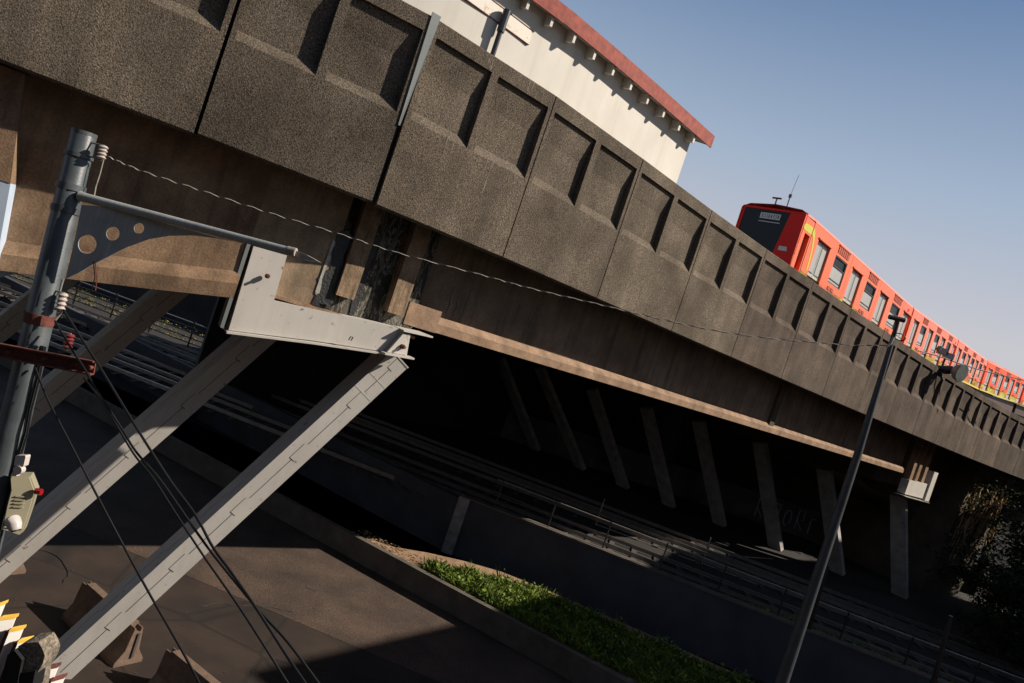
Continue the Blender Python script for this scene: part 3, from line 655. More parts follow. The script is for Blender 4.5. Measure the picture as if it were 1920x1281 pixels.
# ------------------------------------------------------------------ jersey barriers
def barrier(a_, b_, label, notch=True):
    a_, b_ = Vector(a_), Vector(b_); ax = (b_ - a_).normalized(); n = Vector((-ax.y, ax.x, 0))
    t = thing("road_barrier", label, "barrier", tuple((a_ + b_) / 2 * Vector((1, 1, 0)) if False else ((a_.x + b_.x) / 2, (a_.y + b_.y) / 2, 0)), "concrete road barriers on the closed lane")
    prof = [(-.30, 0), (-.30, .08), (-.15, .30), (-.085, .76), (-.06, .76), (-.045, .68), (.045, .68), (.06, .76), (.085, .76), (.15, .30), (.30, .08), (.30, 0)]
    inner = [(-.30, 0), (-.30, .08), (-.15, .30), (-.085, .80), (.085, .80), (.15, .30), (.30, .08), (.30, 0)]
    def ext(b, pr, s0, s1):
        nn = len(pr); P0 = [a_ + ax * s0 + n * o + Vector((0, 0, z)) for o, z in pr]; P1 = [a_ + ax * s1 + n * o + Vector((0, 0, z)) for o, z in pr]
        b.add(P0 + P1, [tuple(range(nn)), tuple(2 * nn - 1 - i for i in range(nn))] + [(i, i + nn, (i + 1) % nn + nn, (i + 1) % nn) for i in range(nn)])
    Ln = (b_ - a_).length
    b = MB(); ext(b, prof, 0, .16); ext(b, inner, .161, Ln - .161); ext(b, prof, Ln - .16, Ln); b.build("body", m_bar, t)
    for s0 in (-.035, Ln + .001): b = MB(); b.box((0, 0, 0), (.034, .05, .5), Matrix.Translation(a_ + ax * s0 + Vector((0, 0, .15))) @ Matrix(((ax.x, n.x, 0, 0), (ax.y, n.y, 0, 0), (0, 0, 1, 0), (0, 0, 0, 1)))); b.build("coupling_slot", m_bard, t)
    b = MB(); b.box((0, -.301, .03), (.25, -.296, .08), Matrix.Translation(a_ + ax * (Ln * .5)) @ Matrix(((ax.x, n.x, 0, 0), (ax.y, n.y, 0, 0), (0, 0, 1, 0), (0, 0, 0, 1)))); b.build("lifting_slot", m_bard, t)
rdn = Vector((.86, -.51, 0)).normalized()
pa = atz(163, 1089, .78); pb = atz(262, 1176, .78); barrier((pa.x, pa.y, 0), (pb.x, pb.y, 0), "concrete barrier whose sunlit end shows beyond the nearest strut")
pc = atz(320, 1214, .78); pd_ = atz(402, 1281, .78); dd = (pd_ - pc).normalized(); barrier((pc.x, pc.y, 0), (pc.x + dd.x * 2.3, pc.y + dd.y * 2.3, 0), "concrete barrier at the bottom edge, nearest the viewer")
pe = atz(32, 1042, .45); barrier((pe.x - 2.0, pe.y + 1.2, 0), (pe.x, pe.y, 0), "concrete barrier at the far left, only its foot visible below the strut")
# ------------------------------------------------------------------ metro train
def wall_holes(b, x0, x1, z0, z1, holes, y=0, depth=.10):
    xs = sorted({x0, x1, *[h[0] for h in holes], *[h[1] for h in holes]}); zs = sorted({z0, z1, *[h[2] for h in holes], *[h[3] for h in holes]})
    for i in range(len(xs) - 1):
        for j in range(len(zs) - 1):
            cx, cz = (xs[i] + xs[i + 1]) / 2, (zs[j] + zs[j + 1]) / 2
            if any(h[0] < cx < h[1] and h[2] < cz < h[3] for h in holes): continue
            b.add([(xs[i], y, zs[j]), (xs[i + 1], y, zs[j]), (xs[i + 1], y, zs[j + 1]), (xs[i], y, zs[j + 1])], [(0, 1, 2, 3)])
    for (a_, c_, d_, e_) in holes:
        b.add([(a_, y, d_), (c_, y, d_), (c_, y, e_), (a_, y, e_), (a_, y + depth, d_), (c_, y + depth, d_), (c_, y + depth, e_), (a_, y + depth, e_)], [(0, 1, 5, 4), (1, 2, 6, 5), (2, 3, 7, 6), (3, 0, 4, 7)])
A = [Vector((9.22, 27.48, EYE + 7.5)), Vector((19.43, 38.86, EYE + 7.84)), Vector((29.0, 50.8, EYE + 9.17)), Vector((38.4, 62.2, EYE + 10.3)), Vector((48.8, 72.3, EYE + 11.4)), Vector((60.5, 81.5, EYE + 12.3))]
Wd = 2.55
car_labels = ["leading orange metro car with cab, dark windscreen and yellow corner stripe", "second orange metro car, directly behind the leading car", "third orange metro car, its yellow lower band showing over the parapet",
              "fourth metro car, orange deepened for less glare, with yellow lower band", "fifth metro car at the right edge of the picture"]
PARTS = []
def car(i):
    a_, b_ = A[i], A[i + 1]; d = (b_ - a_); Ln = d.length - .25; X = d.normalized(); Yv = Vector((-X.y, X.x, 0)).normalized(); Z = X.cross(Yv)
    mtx = Matrix((X, Yv, Z)).transposed().to_4x4(); mtx.translation = a_ + X * .1 - Z * 3.55
    t = thing("metro_car", car_labels[i], "train car", tuple(mtx.translation), "cars of the orange metro train")
    def put(b, name, mt, parent=None, smooth=False):
        b.v = [tuple(mtx @ Vector(p)) for p in b.v]; return b.build(name, mt, parent or t, smooth)
    pit = (Ln + .15) / 3.62; x0d = .75
    doors = [(.75 + j * (Ln - 2.1) / 3, .75 + j * (Ln - 2.1) / 3 + 1.35) for j in range(4)]
    wins = [((doors[j][1] + doors[j + 1][0]) / 2 - .74, (doors[j][1] + doors[j + 1][0]) / 2 + .74) for j in range(3)]
    holes = [(d0, d1, 1.12, 3.02) for d0, d1 in doors] + [(w0, w1, 1.86, 2.98) for w0, w1 in wins]
    b = MB(); bz = 1.14 if i < 2 else 1.46; paint = m_tor if i < 3 else m_tor2; wall_holes(b, 0, Ln, bz + .002, 3.45, holes, 0, .14)
    # rest of the shell: curved roof edge, roof, far side, ends, floor
    rp = [(0, 3.45), (.06, 3.55), (.25, 3.64), (Wd / 2, 3.72), (Wd - .25, 3.64), (Wd - .06, 3.55), (Wd, 3.45), (Wd, 1.0)]
    for (y0, z0), (y1, z1) in zip(rp, rp[1:]): b.add([(0, y0, z0), (Ln, y0, z0), (Ln, y1, z1), (0, y1, z1)], [(0, 1, 2, 3)])
    for xx in (0, Ln):
        b.add([(xx, 0, 1.0)] + [(xx, y0, z0) for y0, z0 in rp], [tuple(range(9))])
    put(b, "body", paint)
    b = MB(); wall_holes(b, 0, Ln, 1.0, bz, [(d0, d1, 1.12, 1.6) for d0, d1 in doors], 0); put(b, "lower_band", m_tyel)
    b = MB(); b.box((.3, .3, .1), (Ln - .3, Wd - .3, .99)); put(b, "underframe", m_tdk)
    b = MB(); b.box((.02, .15, 1.1), (Ln - .02, .19, 3.4)); put(b, "inner_lining", m_tdk)
    b = MB(); b.box((Ln + .002, .15, 1.0), (Ln + .35, Wd - .15, 3.35)); put(b, "gangway", m_tdk)
    for d0, d1 in doors:
        mid = (d0 + d1) / 2; dr = None
        for (l0, l1) in ((d0 + .02, mid - .02), (mid + .02, d1 - .02)):
            b = MB(); b.box((l0, .09, 1.14), (l1, .13, 3.0)); lf = put(b, "door_leaf", m_door)
            b = MB(); b.box((l0 + .07, .082, 1.75), (l1 - .07, .0895, 2.88)); g = put(b, "door_gasket", m_gask, lf)
            b = MB(); b.box((l0 + .10, .076, 1.79), (l1 - .10, .0815, 2.84)); put(b, "pane", m_pane, lf)
        b = MB(); b.box((d0 - .06, -.05, 3.02), (d1 + .06, -.002, 3.07)); put(b, "door_gutter", m_tor)
    for w0, w1 in wins:
        fr = MB()
        for (q0, q1, r0, r1) in ((w0, w1, 1.86, 1.91), (w0, w1, 2.93, 2.98), (w0, w0 + .05, 1.91, 2.93), (w1 - .05, w1, 1.91, 2.93), (w0 + .05, w1 - .05, 2.55, 2.59)): fr.box((q0, .02, r0), (q1, .07, r1))
        f_ = put(fr, "window_frame", m_gask)
        b = MB(); b.box((w0 + .05, .05, 1.91), (w1 - .05, .065, 2.55)); put(b, "pane", m_pane, f_)
        b = MB(); b.box((w0 + .05, .065, 2.59), (w1 - .05, .08, 2.93)); put(b, "pane", m_glass, f_)
        b = MB(); b.box((w0 + .05, .03, 2.02), (w1 - .05, .045, 2.05)); put(b, "window_rail", m_gask, f_)
        b = MB(); b.box((w0 + .06, -.012, 3.10), (w1 - .06, -.002, 3.38)); v = put(b, "vent_grille", m_tgrille)
        b = MB(); s_ = w0 + .08
        while s_ < w1 - .1: b.box((s_, -.03, 3.10), (s_ + .03, -.013, 3.38)); s_ += .22
        b.box((w0, -.04, 3.385), (w1, -.002, 3.41)); put(b, "grille_bars", m_tor, v)
        for q in (.15, .55):
            b = MB(); b.box((w0 + q, -.02, 1.58), (w0 + q + .28, -.002, 1.72)); put(b, "small_grille", m_tgrille)
    b = MB(); c = mtx
    if i == 0:
        # cab: front section, tapered
        b = MB(); F = -1.02; fl = .62
        sp = [(0, 1.0), (0, 3.45), (.06, 3.55), (.25, 3.64), (Wd / 2, 3.72), (Wd - .25, 3.64), (Wd - .06, 3.55), (Wd, 3.45), (Wd, 1.0)]
        b = MB(); wall_holes(b, F + .02, -.03, 1.0, 3.40, [(-.62, -.12, 1.2, 2.85)], 0, .16)
        for (y0, z0), (y1, z1) in zip(sp[1:], sp[2:]): 
            k0 = .12 if z0 > 3.5 else .02; k1 = .12 if z1 > 3.5 else .02
            b.add([(-.03, y0, z0), (F + k0, y0, z0 - .04), (F + k1, y1, z1 - .04), (-.03, y1, z1)], [(0, 1, 2, 3)])
        put(b, "cab_side", m_tor)
        b = MB(); b.box((-.62, .15, 1.15), (-.12, .19, 2.9)); cd = put(b, "cab_door", m_tred)
        b = MB(); b.box((-.50, .13, 1.95), (-.24, .149, 2.65)); put(b, "pane", m_glass, cd)
        b = MB(); b.tube([(-.58, .10, 1.3), (-.58, .10, 2.2)], .015, 6); put(b, "handrail", m_door, cd)
        # front: red corner panel and dark windscreen
        zb_, zt_ = 1.0, 3.42
        def fx(z): return F + .10 * (z - 1.0) / 2.4
        def wl(z): return .82 - .20 * (z - 1.6) / 1.8   # inner edge of red panel
        b = MB()
        b.hexa([(fx(zb_), 0.0, zb_), (fx(zb_), wl(zb_), zb_), (fx(zb_) + .08, wl(zb_), zb_), (fx(zb_) + .08, 0.0, zb_),
                (fx(zt_), 0.0, zt_), (fx(zt_), wl(zt_), zt_), (fx(zt_) + .08, wl(zt_), zt_), (fx(zt_) + .08, 0.0, zt_)]); put(b, "front_panel", m_tred)
        b = MB()
        b.hexa([(fx(zb_) + .02, wl(zb_) + .003, zb_), (fx(zb_) + .02, Wd - .12, zb_), (fx(zb_) + .08, Wd - .12, zb_), (fx(zb_) + .08, wl(zb_) + .003, zb_),
                (fx(zt_) + .02, wl(zt_) + .003, zt_), (fx(zt_) + .02, Wd - .12, zt_), (fx(zt_) + .08, Wd - .12, zt_), (fx(zt_) + .08, wl(zt_) + .003, zt_)]); ws = put(b, "windscreen", m_glass)
        b = MB(); b.hexa([(fx(zb_), Wd - .117, zb_), (fx(zb_), Wd, zb_), (fx(zb_) + .08, Wd, zb_), (fx(zb_) + .08, Wd - .117, zb_),
                (fx(zt_), Wd - .117, zt_), (fx(zt_), Wd, zt_), (fx(zt_) + .08, Wd, zt_), (fx(zt_) + .08, Wd - .117, zt_)]); put(b, "front_panel", m_tred)
        b = MB(); b.box((F + .10, 0.0, 3.425), (F + .2, Wd, 3.50)); put(b, "front_brow", m_tred)
        # destination board: grey panel with blurred dark letter strokes
        b = MB(); b.box((fx(3.2) - .004, .95, 3.08), (fx(3.2) + .012, 1.75, 3.30)); ds = put(b, "destination_board", m_door)
        b = MB(); random.seed(9)
        for j in range(8):
            y0 = 1.0 + j * .09
            for h in random.sample((0, 1, 2), 2): b.box((fx(3.2) - .009, y0 + .0, 3.13 + h * .05), (fx(3.2) - .005, y0 + .055, 3.145 + h * .05))
            b.box((fx(3.2) - .009, y0 + random.choice((0, .04)), 3.12), (fx(3.2) - .005, y0 + .015, 3.26))
        put(b, "lettering", m_gask, ds)
        b = MB(); b.box((fx(2.9) - .004, .90, 2.95), (fx(2.9) + .012, 1.75, 2.98)); put(b, "trim_line", m_door)
        b = MB(); b.hexa([(fx(2.0) - .02, .28, 1.98), (fx(2.0) - .02, .62, 1.98), (fx(2.0) + .01, .62, 1.98), (fx(2.0) + .01, .28, 1.98), (fx(2.12) - .02, .33, 2.14), (fx(2.12) - .02, .62, 2.14), (fx(2.12) + .01, .62, 2.14), (fx(2.12) + .01, .33, 2.14)]); put(b, "headlight", m_lampg)
        # yellow corner stripe: flat on the cab side then arcing down the first body section
        pl = [(-.90, 3.06), (-.78, 3.17), (-.06, 3.20), (-.06, 2.93), (-.78, 2.92), (-.90, 2.97)]
        b = MB(); b.prism([(x_, -.004, z_) for x_, z_ in pl], (0, -.004, 0)); put(b, "yellow_stripe", m_tyel)
        out = [(.0 + .62 * sin(a_), 1.25 + 1.95 * cos(a_)) for a_ in [j * pi / 2 / 12 for j in range(13)]]
        inn = [(.0 + .50 * sin(a_), 1.25 + 1.72 * cos(a_)) for a_ in [j * pi / 2 / 12 for j in range(13)]]
        b = MB()
        for j in range(10):
            b.prism([(out[j][0], -.004, out[j][1]), (out[j + 1][0], -.004, out[j + 1][1]), (inn[j + 1][0], -.004, inn[j + 1][1]), (inn[j][0], -.004, inn[j][1])], (0, -.004, 0))
        put(b, "yellow_stripe", m_tyel)
        b = MB(); b.box((-.028, -.01, 1.0), (-.002, .02, 3.45)); put(b, "cab_joint", m_gask)
        b = MB(); b.tube([(-.55, 1.5, 3.6), (-.55, 1.5, 4.0)], .03, 6); b.tube([(-.55, 1.32, 4.0), (-.55, 1.68, 4.0)], .035, 6); put(b, "roof_antenna", m_black)
        b = MB(); b.tube([(-.5, 1.05, 3.6), (-.5, 1.05, 4.15)], .022, 6); b.tube([(-.5, 1.05, 4.1), (-.5, 1.05, 4.22)], .06, 8); b.tube([(-.5, 1.05, 4.2), (-.5, .98, 5.0)], .008, 5); put(b, "whip_antenna", m_black)
    b = MB(); b.box((0.05, -.004, 3.435), (Ln - .05, -.001, 3.447)); put(b, "roof_seam", m_tgrille)
    for x_ in [(wins[j][1] + doors[j + 1][0]) / 2 for j in range(3)]:
        b = MB(); b.box((x_ - .006, -.003, bz + .02), (x_ + .006, -.001, 3.4)); put(b, "panel_seam", m_tgrille)
    for x_ in (Ln * .3, Ln * .7):
        b = MB(); b.box((x_ - .9, .8, 3.70), (x_ + .9, Wd - .8, 3.82)); put(b, "roof_vent", m_tor2)
    if i in (0, 1):
        b = MB(); b.tube([(Ln - .75, -.003, 3.2), (Ln - .75, -.02, 3.2)], .09, 12); put(b, "round_vent", m_tred)
for i in range(5): car(i)

# ------------------------------------------------------------------ left pole with arm, insulators and cross arm
YP = 7.0
pt = at(158, 248, YP); pm = at(67, 627, YP); dirp = (pm - pt).normalized(); pbase = pt + dirp * ((pt.z - 0) / -dirp.z)
pole = thing("street_lamp_pole", "grey steel street pole with curved gusset arm and rusty cross arm at the left", "pole", tuple(pbase))
npole = 30
b = MB(); b.tube([pt, pt + dirp * .01, pbase], [.108, .112, .165], 24); b.build("pole_shaft", m_pole, pole, True)
b = MB(); b.tube([pt - dirp * .004, pt + dirp * .03], .114, 24); b.build("pole_cap", m_pole, pole, True)
def pp(py_):  # point on the pole axis nearest image height
    best = None
    for j in range(900):
        q = pt + dirp * (j * .006); 
        v = q - Vector((0, 0, EYE)); yy = 640.5 - FPX * (v.dot(_u)) / v.dot(_F)
        if yy >= py_: return q
    return q
for py_, hh in ((292, .018), (350, .03), (392, .03), (598, .05), (852, .02)):
    q = pp(py_); b = MB(); b.tube([q - dirp * hh, q + dirp * hh], .124 + .004, 20); b.build("clamp_band", m_pole if py_ != 598 else m_rust, pole, True)
def insulator(c, mt, L_=.17, r=.045):
    b = MB(); ax = -dirp; n = 9; P_ = []; R_ = []
    for j in range(n): P_.append(c + ax * (L_ * (j / (n - 1) - .5))); R_.append(r if j % 2 else r * .62)
    b.tube(P_, R_, 14); return b.build("insulator", mt, pole, True)
for c_, mt, sc_ in ((at(192, 286, YP - .05), m_porc, .13), (at(116, 566, YP - .05), m_porc, .17), (at(129, 640, YP - .1), m_porr, .14)):
    insulator(c_, mt, sc_)
    b = MB()
    for sg in (-1, 1):
        e_ = c_ + dirp * (sc_ * .5 * sg); b.tube([e_, e_ + Vector((-.14, .02, -.01))], .009, 6)
    b.tube([c_ - dirp * sc_ * .55, c_ + dirp * sc_ * .62], .009, 6); b.build("insulator_bracket", m_steels, pole)
# arm
a0 = at(150, 368, YP - .05); a1 = at(545, 471, YP - .25)
b = MB(); b.tube([a0, a0.lerp(a1, .03), a1], [.05, .043, .034], 14); b.build("arm_tube", m_gus, pole, True)
b = MB(); b.tube([a1 - (a1 - a0).normalized() * .03, a1 + (a1 - a0).normalized() * .05], .04, 12); b.build("arm_collar", m_wire, pole, True)
b = MB(); h0, h1, h2 = at(545, 466, YP - .25), at(575, 478, YP - .26), at(598, 491, YP - .27); h3 = at(548, 482, YP - .25)
b.prism([h0, h1, h2, at(580, 489, YP - .27), h3], Vector((0, .09, 0))); b.build("lamp_spigot", m_wire, pole)
# gusset plate with holes
def gusset():
    outline = [(153, 384), (200, 388), (260, 404), (330, 424), (405, 445), (432, 451), (400, 446), (360, 441), (315, 442), (278, 448), (240, 462), (205, 480), (175, 495), (150, 510), (123, 523), (130, 492), (140, 450), (147, 415)]
    circ = [(163, 458, 18), (211, 438, 13.2), (260, 428, 10.2)]
    bm = bmesh.new(); es = []
    Yg = YP - .08
    def loop(pts_):
        vs = [bm.verts.new(at(x_, y_, Yg)) for x_, y_ in pts_]
        for i_ in range(len(vs)): es.append(bm.edges.new((vs[i_], vs[(i_ + 1) % len(vs)])))
    loop(outline)
    for cx, cy, r in circ: loop([(cx + r * cos(j * pi / 12), cy + r * sin(j * pi / 12)) for j in range(24)])
    bmesh.ops.triangle_fill(bm, edges=es, use_beauty=True, use_dissolve=False)
    fs = list(bm.faces); r = bmesh.ops.extrude_face_region(bm, geom=fs)
    for v in [g for g in r['geom'] if isinstance(g, bmesh.types.BMVert)]: v.co += Vector((0, .02, 0))
    bmesh.ops.recalc_face_normals(bm, faces=bm.faces)
    me = D.meshes.new("gusset_plate"); bm.to_mesh(me); bm.free(); me.materials.append(m_gus)
    o = D.objects.new("gusset_plate", me); COL.objects.link(o); o.parent = pole; o.matrix_parent_inverse = pole.matrix_world.inverted()
gusset()
# cross arm (rusty channel)
c0 = at(-60, 645, YP - .22); c1 = at(178, 690, YP - .22); ca = (c1 - c0).normalized(); cn = ca.cross(Vector((0, 1, 0))).normalized()
b = MB(); b.beam(c0, c1, cn, Vector((0, 1, 0)), .13, .014)
for sg in (-1, 1): b.beam(c0 + cn * .058 * sg - Vector((0, .03, 0)), c1 + cn * .058 * sg - Vector((0, .03, 0)), cn, Vector((0, 1, 0)), .014, .06)
b.build("cross_arm", m_rust, pole)
for q in (.06, .34, .62, .98):
    c_ = c0.lerp(c1, q); b = MB(); b.tube([c_ + Vector((0, .02, 0)), c_ - Vector((0, .055, 0))], .018, 6); b.build("bolt", m_rust, pole)
# clipped black cable running down the pole
b = MB(); off = Vector((.135, -.06, 0)); P_ = [pp(v) + off * s_ for v, s_ in ((640, .9), (700, 1.05), (760, 1.0), (800, 1.15), (855, 1.0))]; P_.append(P_[-1] + dirp * 1.5)
b.tube(P_, .014, 6); b.tube([p_ + Vector((.03, 0, 0)) for p_ in P_], .010, 6); b.build("pole_cable", m_blk, pole)
# wire hank at the top
b = MB(); b.tube([at(195, 297, YP), at(188, 325, YP), at(180, 350, YP), at(176, 372, YP)], .006, 5); b.build("jumper_wire", m_wire, pole)
b = MB(); b.tube([at(175, 490, YP - .1), at(178, 520, YP - .1), at(172, 545, YP - .1)], .005, 5); b.tube([at(178, 490, YP - .1), at(182, 520, YP - .1), at(179, 545, YP - .1)], .005, 5); b.build("jumper_wire", m_rust, pole)
b = MB(); b.tube([at(120, 523, YP), at(113, 545, YP), at(108, 570, YP - .05)], .006, 5); b.tube([at(118, 580, YP - .1), at(110, 592, YP - .1), at(104, 600, YP - .1)], .012, 5); b.build("jumper_wire", m_wire, pole)

# ------------------------------------------------------------------ cabinet, siren, camera, lamp on the pole
YC = YP - .25
cab = thing("control_cabinet", "beige metal control cabinet with louvres, red beacon and white dome camera on the pole", "cabinet", tuple(at(30, 990, YC)))
pl = [(20, 893), (57, 893), (68, 921), (60, 950), (44, 997), (36, 1003), (4, 992), (12, 950), (20, 920)]
yc = lambda x_: YC + (x_ - 4) * .0022
b = MB(); b.prism([at(x_, y_, yc(x_)) for x_, y_ in pl], Vector((-.05, .12, 0))); b.build("housing", m_cab, cab)
b = MB(); pl2 = [(20, 893.5), (54, 894), (63, 920), (56, 950), (42, 993), (6, 989), (14, 950), (22, 920)]
b.prism([at(x_, y_, yc(x_) - .012) for x_, y_ in pl2], Vector((0, .011, 0))); b.build("door", m_cab, cab)
for (x_, y_) in ((39, 931), (37.5, 937.5), (36, 944), (34.5, 950.5)):
    b = MB(); b.beam(at(x_ - 9, y_ - .5, yc(x_ - 9) - .02), at(x_ + 9, y_ + .5, yc(x_ + 9) - .02), Vector((0, 1, 0)), Vector((0, 0, 1)), .02, .012); b.build("louvre", m_cab, cab)
b = MB(); c_ = at(67, 921, YC + .1); e_ = at(78, 923, YC + .1); b.tube([c_, e_], .030, 14); b.build("beacon", m_redp, cab, True)
b = MB(); c_ = at(24, 977, YC - .06)
P_ = [at(14, 981, YC - .0), at(20, 979, YC - .08), at(26, 978, YC - .12), at(27, 984, YC - .125), at(29, 994, YC - .13)]
b.tube(P_, [.02, .05, .062, .062, .048], 16); dm = b.build("dome_camera", m_wplas, cab, True)
b = MB(); b.tube([at(29, 993.5, YC - .13), at(29.5, 996.5, YC - .131)], .037, 14); b.build("camera_lens", m_glass, dm)
wl_ = thing("flood_lamp", "small white rectangular lamp with round hinge clamped above the beige cabinet", "lamp", tuple(at(33, 880, YC)))
b = MB(); b.prism([at(x_, y_, YC - .02) for x_, y_ in ((29, 855), (31, 854), (47, 854.5), (48, 857), (44, 874), (41, 876), (26, 873))], Vector((0, .07, 0))); b.build("head", m_wplas, wl_)
b = MB(); c_ = at(32.5, 882, YC - .03); b.tube([c_, c_ + Vector((0, .06, 0))], .04, 16); b.build("hinge", m_wplas, wl_, True)
b = MB(); b.prism([at(x_, y_, YC - .02) for x_, y_ in ((20, 893), (31, 893), (30, 888), (22, 887))], Vector((0, .05, 0))); b.build("foot", m_wplas, wl_)

# ------------------------------------------------------------------ cables
def smooth_pts(P, n=6):
    out = []
    for i in range(len(P) - 1):
        p0, p1, p2, p3 = P[max(i - 1, 0)], P[i], P[i + 1], P[min(i + 2, len(P) - 1)]
        for j in range(n):
            t = j / n; out.append(.5 * ((2 * p1) + (p2 - p0) * t + (2 * p0 - 5 * p1 + 4 * p2 - p3) * t * t + (3 * p1 - p0 - 3 * p2 + p3) * t ** 3))
    out.append(P[-1]); return out
def cable(name, pix, y0, y1, r, mt, label, cat="cable", group=None):
    n = len(pix); P = smooth_pts([at(x_, y_, y0 + (y1 - y0) * i / (n - 1)) for i, (x_, y_) in enumerate(pix)])
    b = MB(); b.tube(P, r, 6); return tag(b.build(name, mt, None, True), label, cat, group)
# twisted service cable
pix = [(203, 294), (270, 322), (385, 360), (510, 401), (640, 440), (745, 474), (900, 515), (1000, 542), (1120, 570), (1240, 599), (1370, 625), (1500, 640), (1600, 647), (1664, 648)]
PY = [7.0 + (11.0 - 7.0) * ((x_ - 203) / 1461) for x_, _ in pix]
P = smooth_pts([at(x_, y_, yy) for (x_, y_), yy in zip(pix, PY)], 24)
tc_ = thing("service_cable", "twisted pale and dark overhead cable slung from the grey pole to the lamp post", "cable", tuple(P[0]))
for ph, mt, rr in ((0, m_wire, .005), (pi, m_blk, .005)):
    Q = []
    for i, p in enumerate(P):
        w = i * .8 + ph; Q.append(p + Vector((sin(w) * .002, cos(w) * .0055, sin(w) * .0055)))
    b = MB(); b.tube(Q, rr, 5); b.build("strand", mt, tc_, True)
cable("guy_wire", [(66, 690), (90, 750), (136, 840), (190, 945), (251, 1060), (285, 1122), (340, 1218), (378, 1290)], 6.9, 5.6, .010, m_blk, "thin black wire hanging lowest and leftmost from the cross arm")
cable("drop_wire", [(119, 581), (159, 645), (183, 682), (228, 756), (257, 804), (318, 900), (365, 964), (399, 1026), (434, 1074), (482, 1143), (537, 1229), (578, 1290)], 6.9, 5.2, .011, m_blk, "rightmost black drop wire crossing both lit struts", group="drop wires bundled below the pole")
cable("drop_wire", [(103, 602), (130, 648), (159, 693), (180, 730), (228, 804), (255, 847), (300, 900), (345, 964), (392, 1030), (440, 1090), (490, 1150), (540, 1205), (600, 1285)], 6.9, 5.3, .010, m_blk, "middle black drop wire kinking below the rusty cross arm", group="drop wires bundled below the pole")
cable("drop_wire", [(157, 709), (186, 746), (212, 786), (250, 850), (287, 897), (330, 964), (382, 1043), (440, 1126), (487, 1198), (545, 1290)], 6.85, 5.4, .009, m_blk, "leftmost wire of the bundle, starting under the end of the cross arm", group="drop wires bundled below the pole")
cable("drop_wire", [(0, 580), (30, 576), (62, 590)], 6.9, 7.0, .006, m_wire, "short pale wire reaching the pole from the left edge")

# ------------------------------------------------------------------ tall lamp post on the right
YL = 11.0
lt = at(1676, 628, YL); lm = at(1609, 850, YL); lb2 = at(1468, 1275, YL); base = Vector((lb2.x + .0, YL, 0))
lp = thing("lamp_post", "tall tapered dark lamp post with a double head in front of the viaduct", "lamp post", tuple(base))
b = MB(); b.tube([lt, lm, lb2, base], [.034, .058, .092, .13], 20); b.build("post", m_postd, lp, True)
b = MB(); b.tube([at(1667, 594, YL), at(1696, 601, YL)], .036, 12); b.build("cross_head", m_black, lp, True)
b = MB(); b.tube([lt - Vector((0, 0, .05)), at(1681, 612, YL), at(1684, 598, YL)], [.036, .03, .03], 10); b.build("neck", m_black, lp, True)
b = MB(); b.tube([at(1662, 650, YL - .1), at(1670, 645, YL - .1), at(1676, 632, YL - .1)], .018, 6); b.build("cable_clamp", m_wire, lp)
b = MB(); c_ = at(1685, 632, YL - .05); b.tube([c_ + Vector((.09 * sin(a_), -.03, .05 * cos(a_))) for a_ in [j * pi / 5 for j in range(11)]], .008, 5); b.build("cable_loop", m_blk, lp)

# ------------------------------------------------------------------ equipment on the parapet
def Wp(px, py, off, dz=0): # helper kept simple: point on depth of wall near joint 10
    return at(px, py, 34.0)
eq = thing("floodlight", "round drum floodlight with pale glass leaning out over the parapet", "floodlight", tuple(W(10.6, .1, 4.72)))
f0 = at(1786, 694, 34.6); f1 = at(1803, 700, 34.2)
b = MB(); b.tube([f0, f0.lerp(f1, .5), f1], [.16, .36, .44], 20); b.build("drum", m_steels, eq, True)
b = MB(); b.tube([f1, f1 + (f1 - f0).normalized() * .03], .42, 20); b.build("lens", mat("greenish_lens_glass", (.15, .17, .16), .25), eq)
b = MB(); b.tube([at(1748, 688, 34.9), at(1772, 694, 34.7), f0], [.1, .2, .2], 10); b.tube([at(1760, 692, 34.8), at(1768, 714, 34.8)], .07, 8); b.build("mount", m_black, eq)
sp_ = thing("loudspeaker_post", "slim post with two white boxes standing on the parapet beside the train", "loudspeaker", tuple(W(10.3, .1, 4.72)))
b = MB(); b.tube([at(1762, 700, 34.8), at(1778, 655, 34.8)], .05, 8); b.build("post", m_black, sp_)
for (x_, y_) in ((1767, 659), (1778, 668)):
    c_ = at(x_, y_, 34.6); b = MB(); b.box((c_.x - .2, c_.y - .15, c_.z - .14), (c_.x + .2, c_.y + .15, c_.z + .14)); b.build("speaker_box", m_wplas, sp_)
c_ = at(1757, 652, 34.6); b = MB(); b.tube([c_, c_ + Vector((.15, -.1, -.05))], [.1, .2], 10); b.build("horn", m_steels, sp_)
cable("overhead_wire", [(1722, 658), (1760, 668), (1800, 682), (1850, 697), (1925, 714)], 33.5, 36, .03, m_blk, "black wire passing in front of the train above the parapet", group="wires along the parapet")
cable("overhead_wire", [(1860, 742), (1885, 750), (1925, 762)], 38, 40, .03, m_blk, "lower black wire in front of the yellow band at the right edge", group="wires along the parapet")

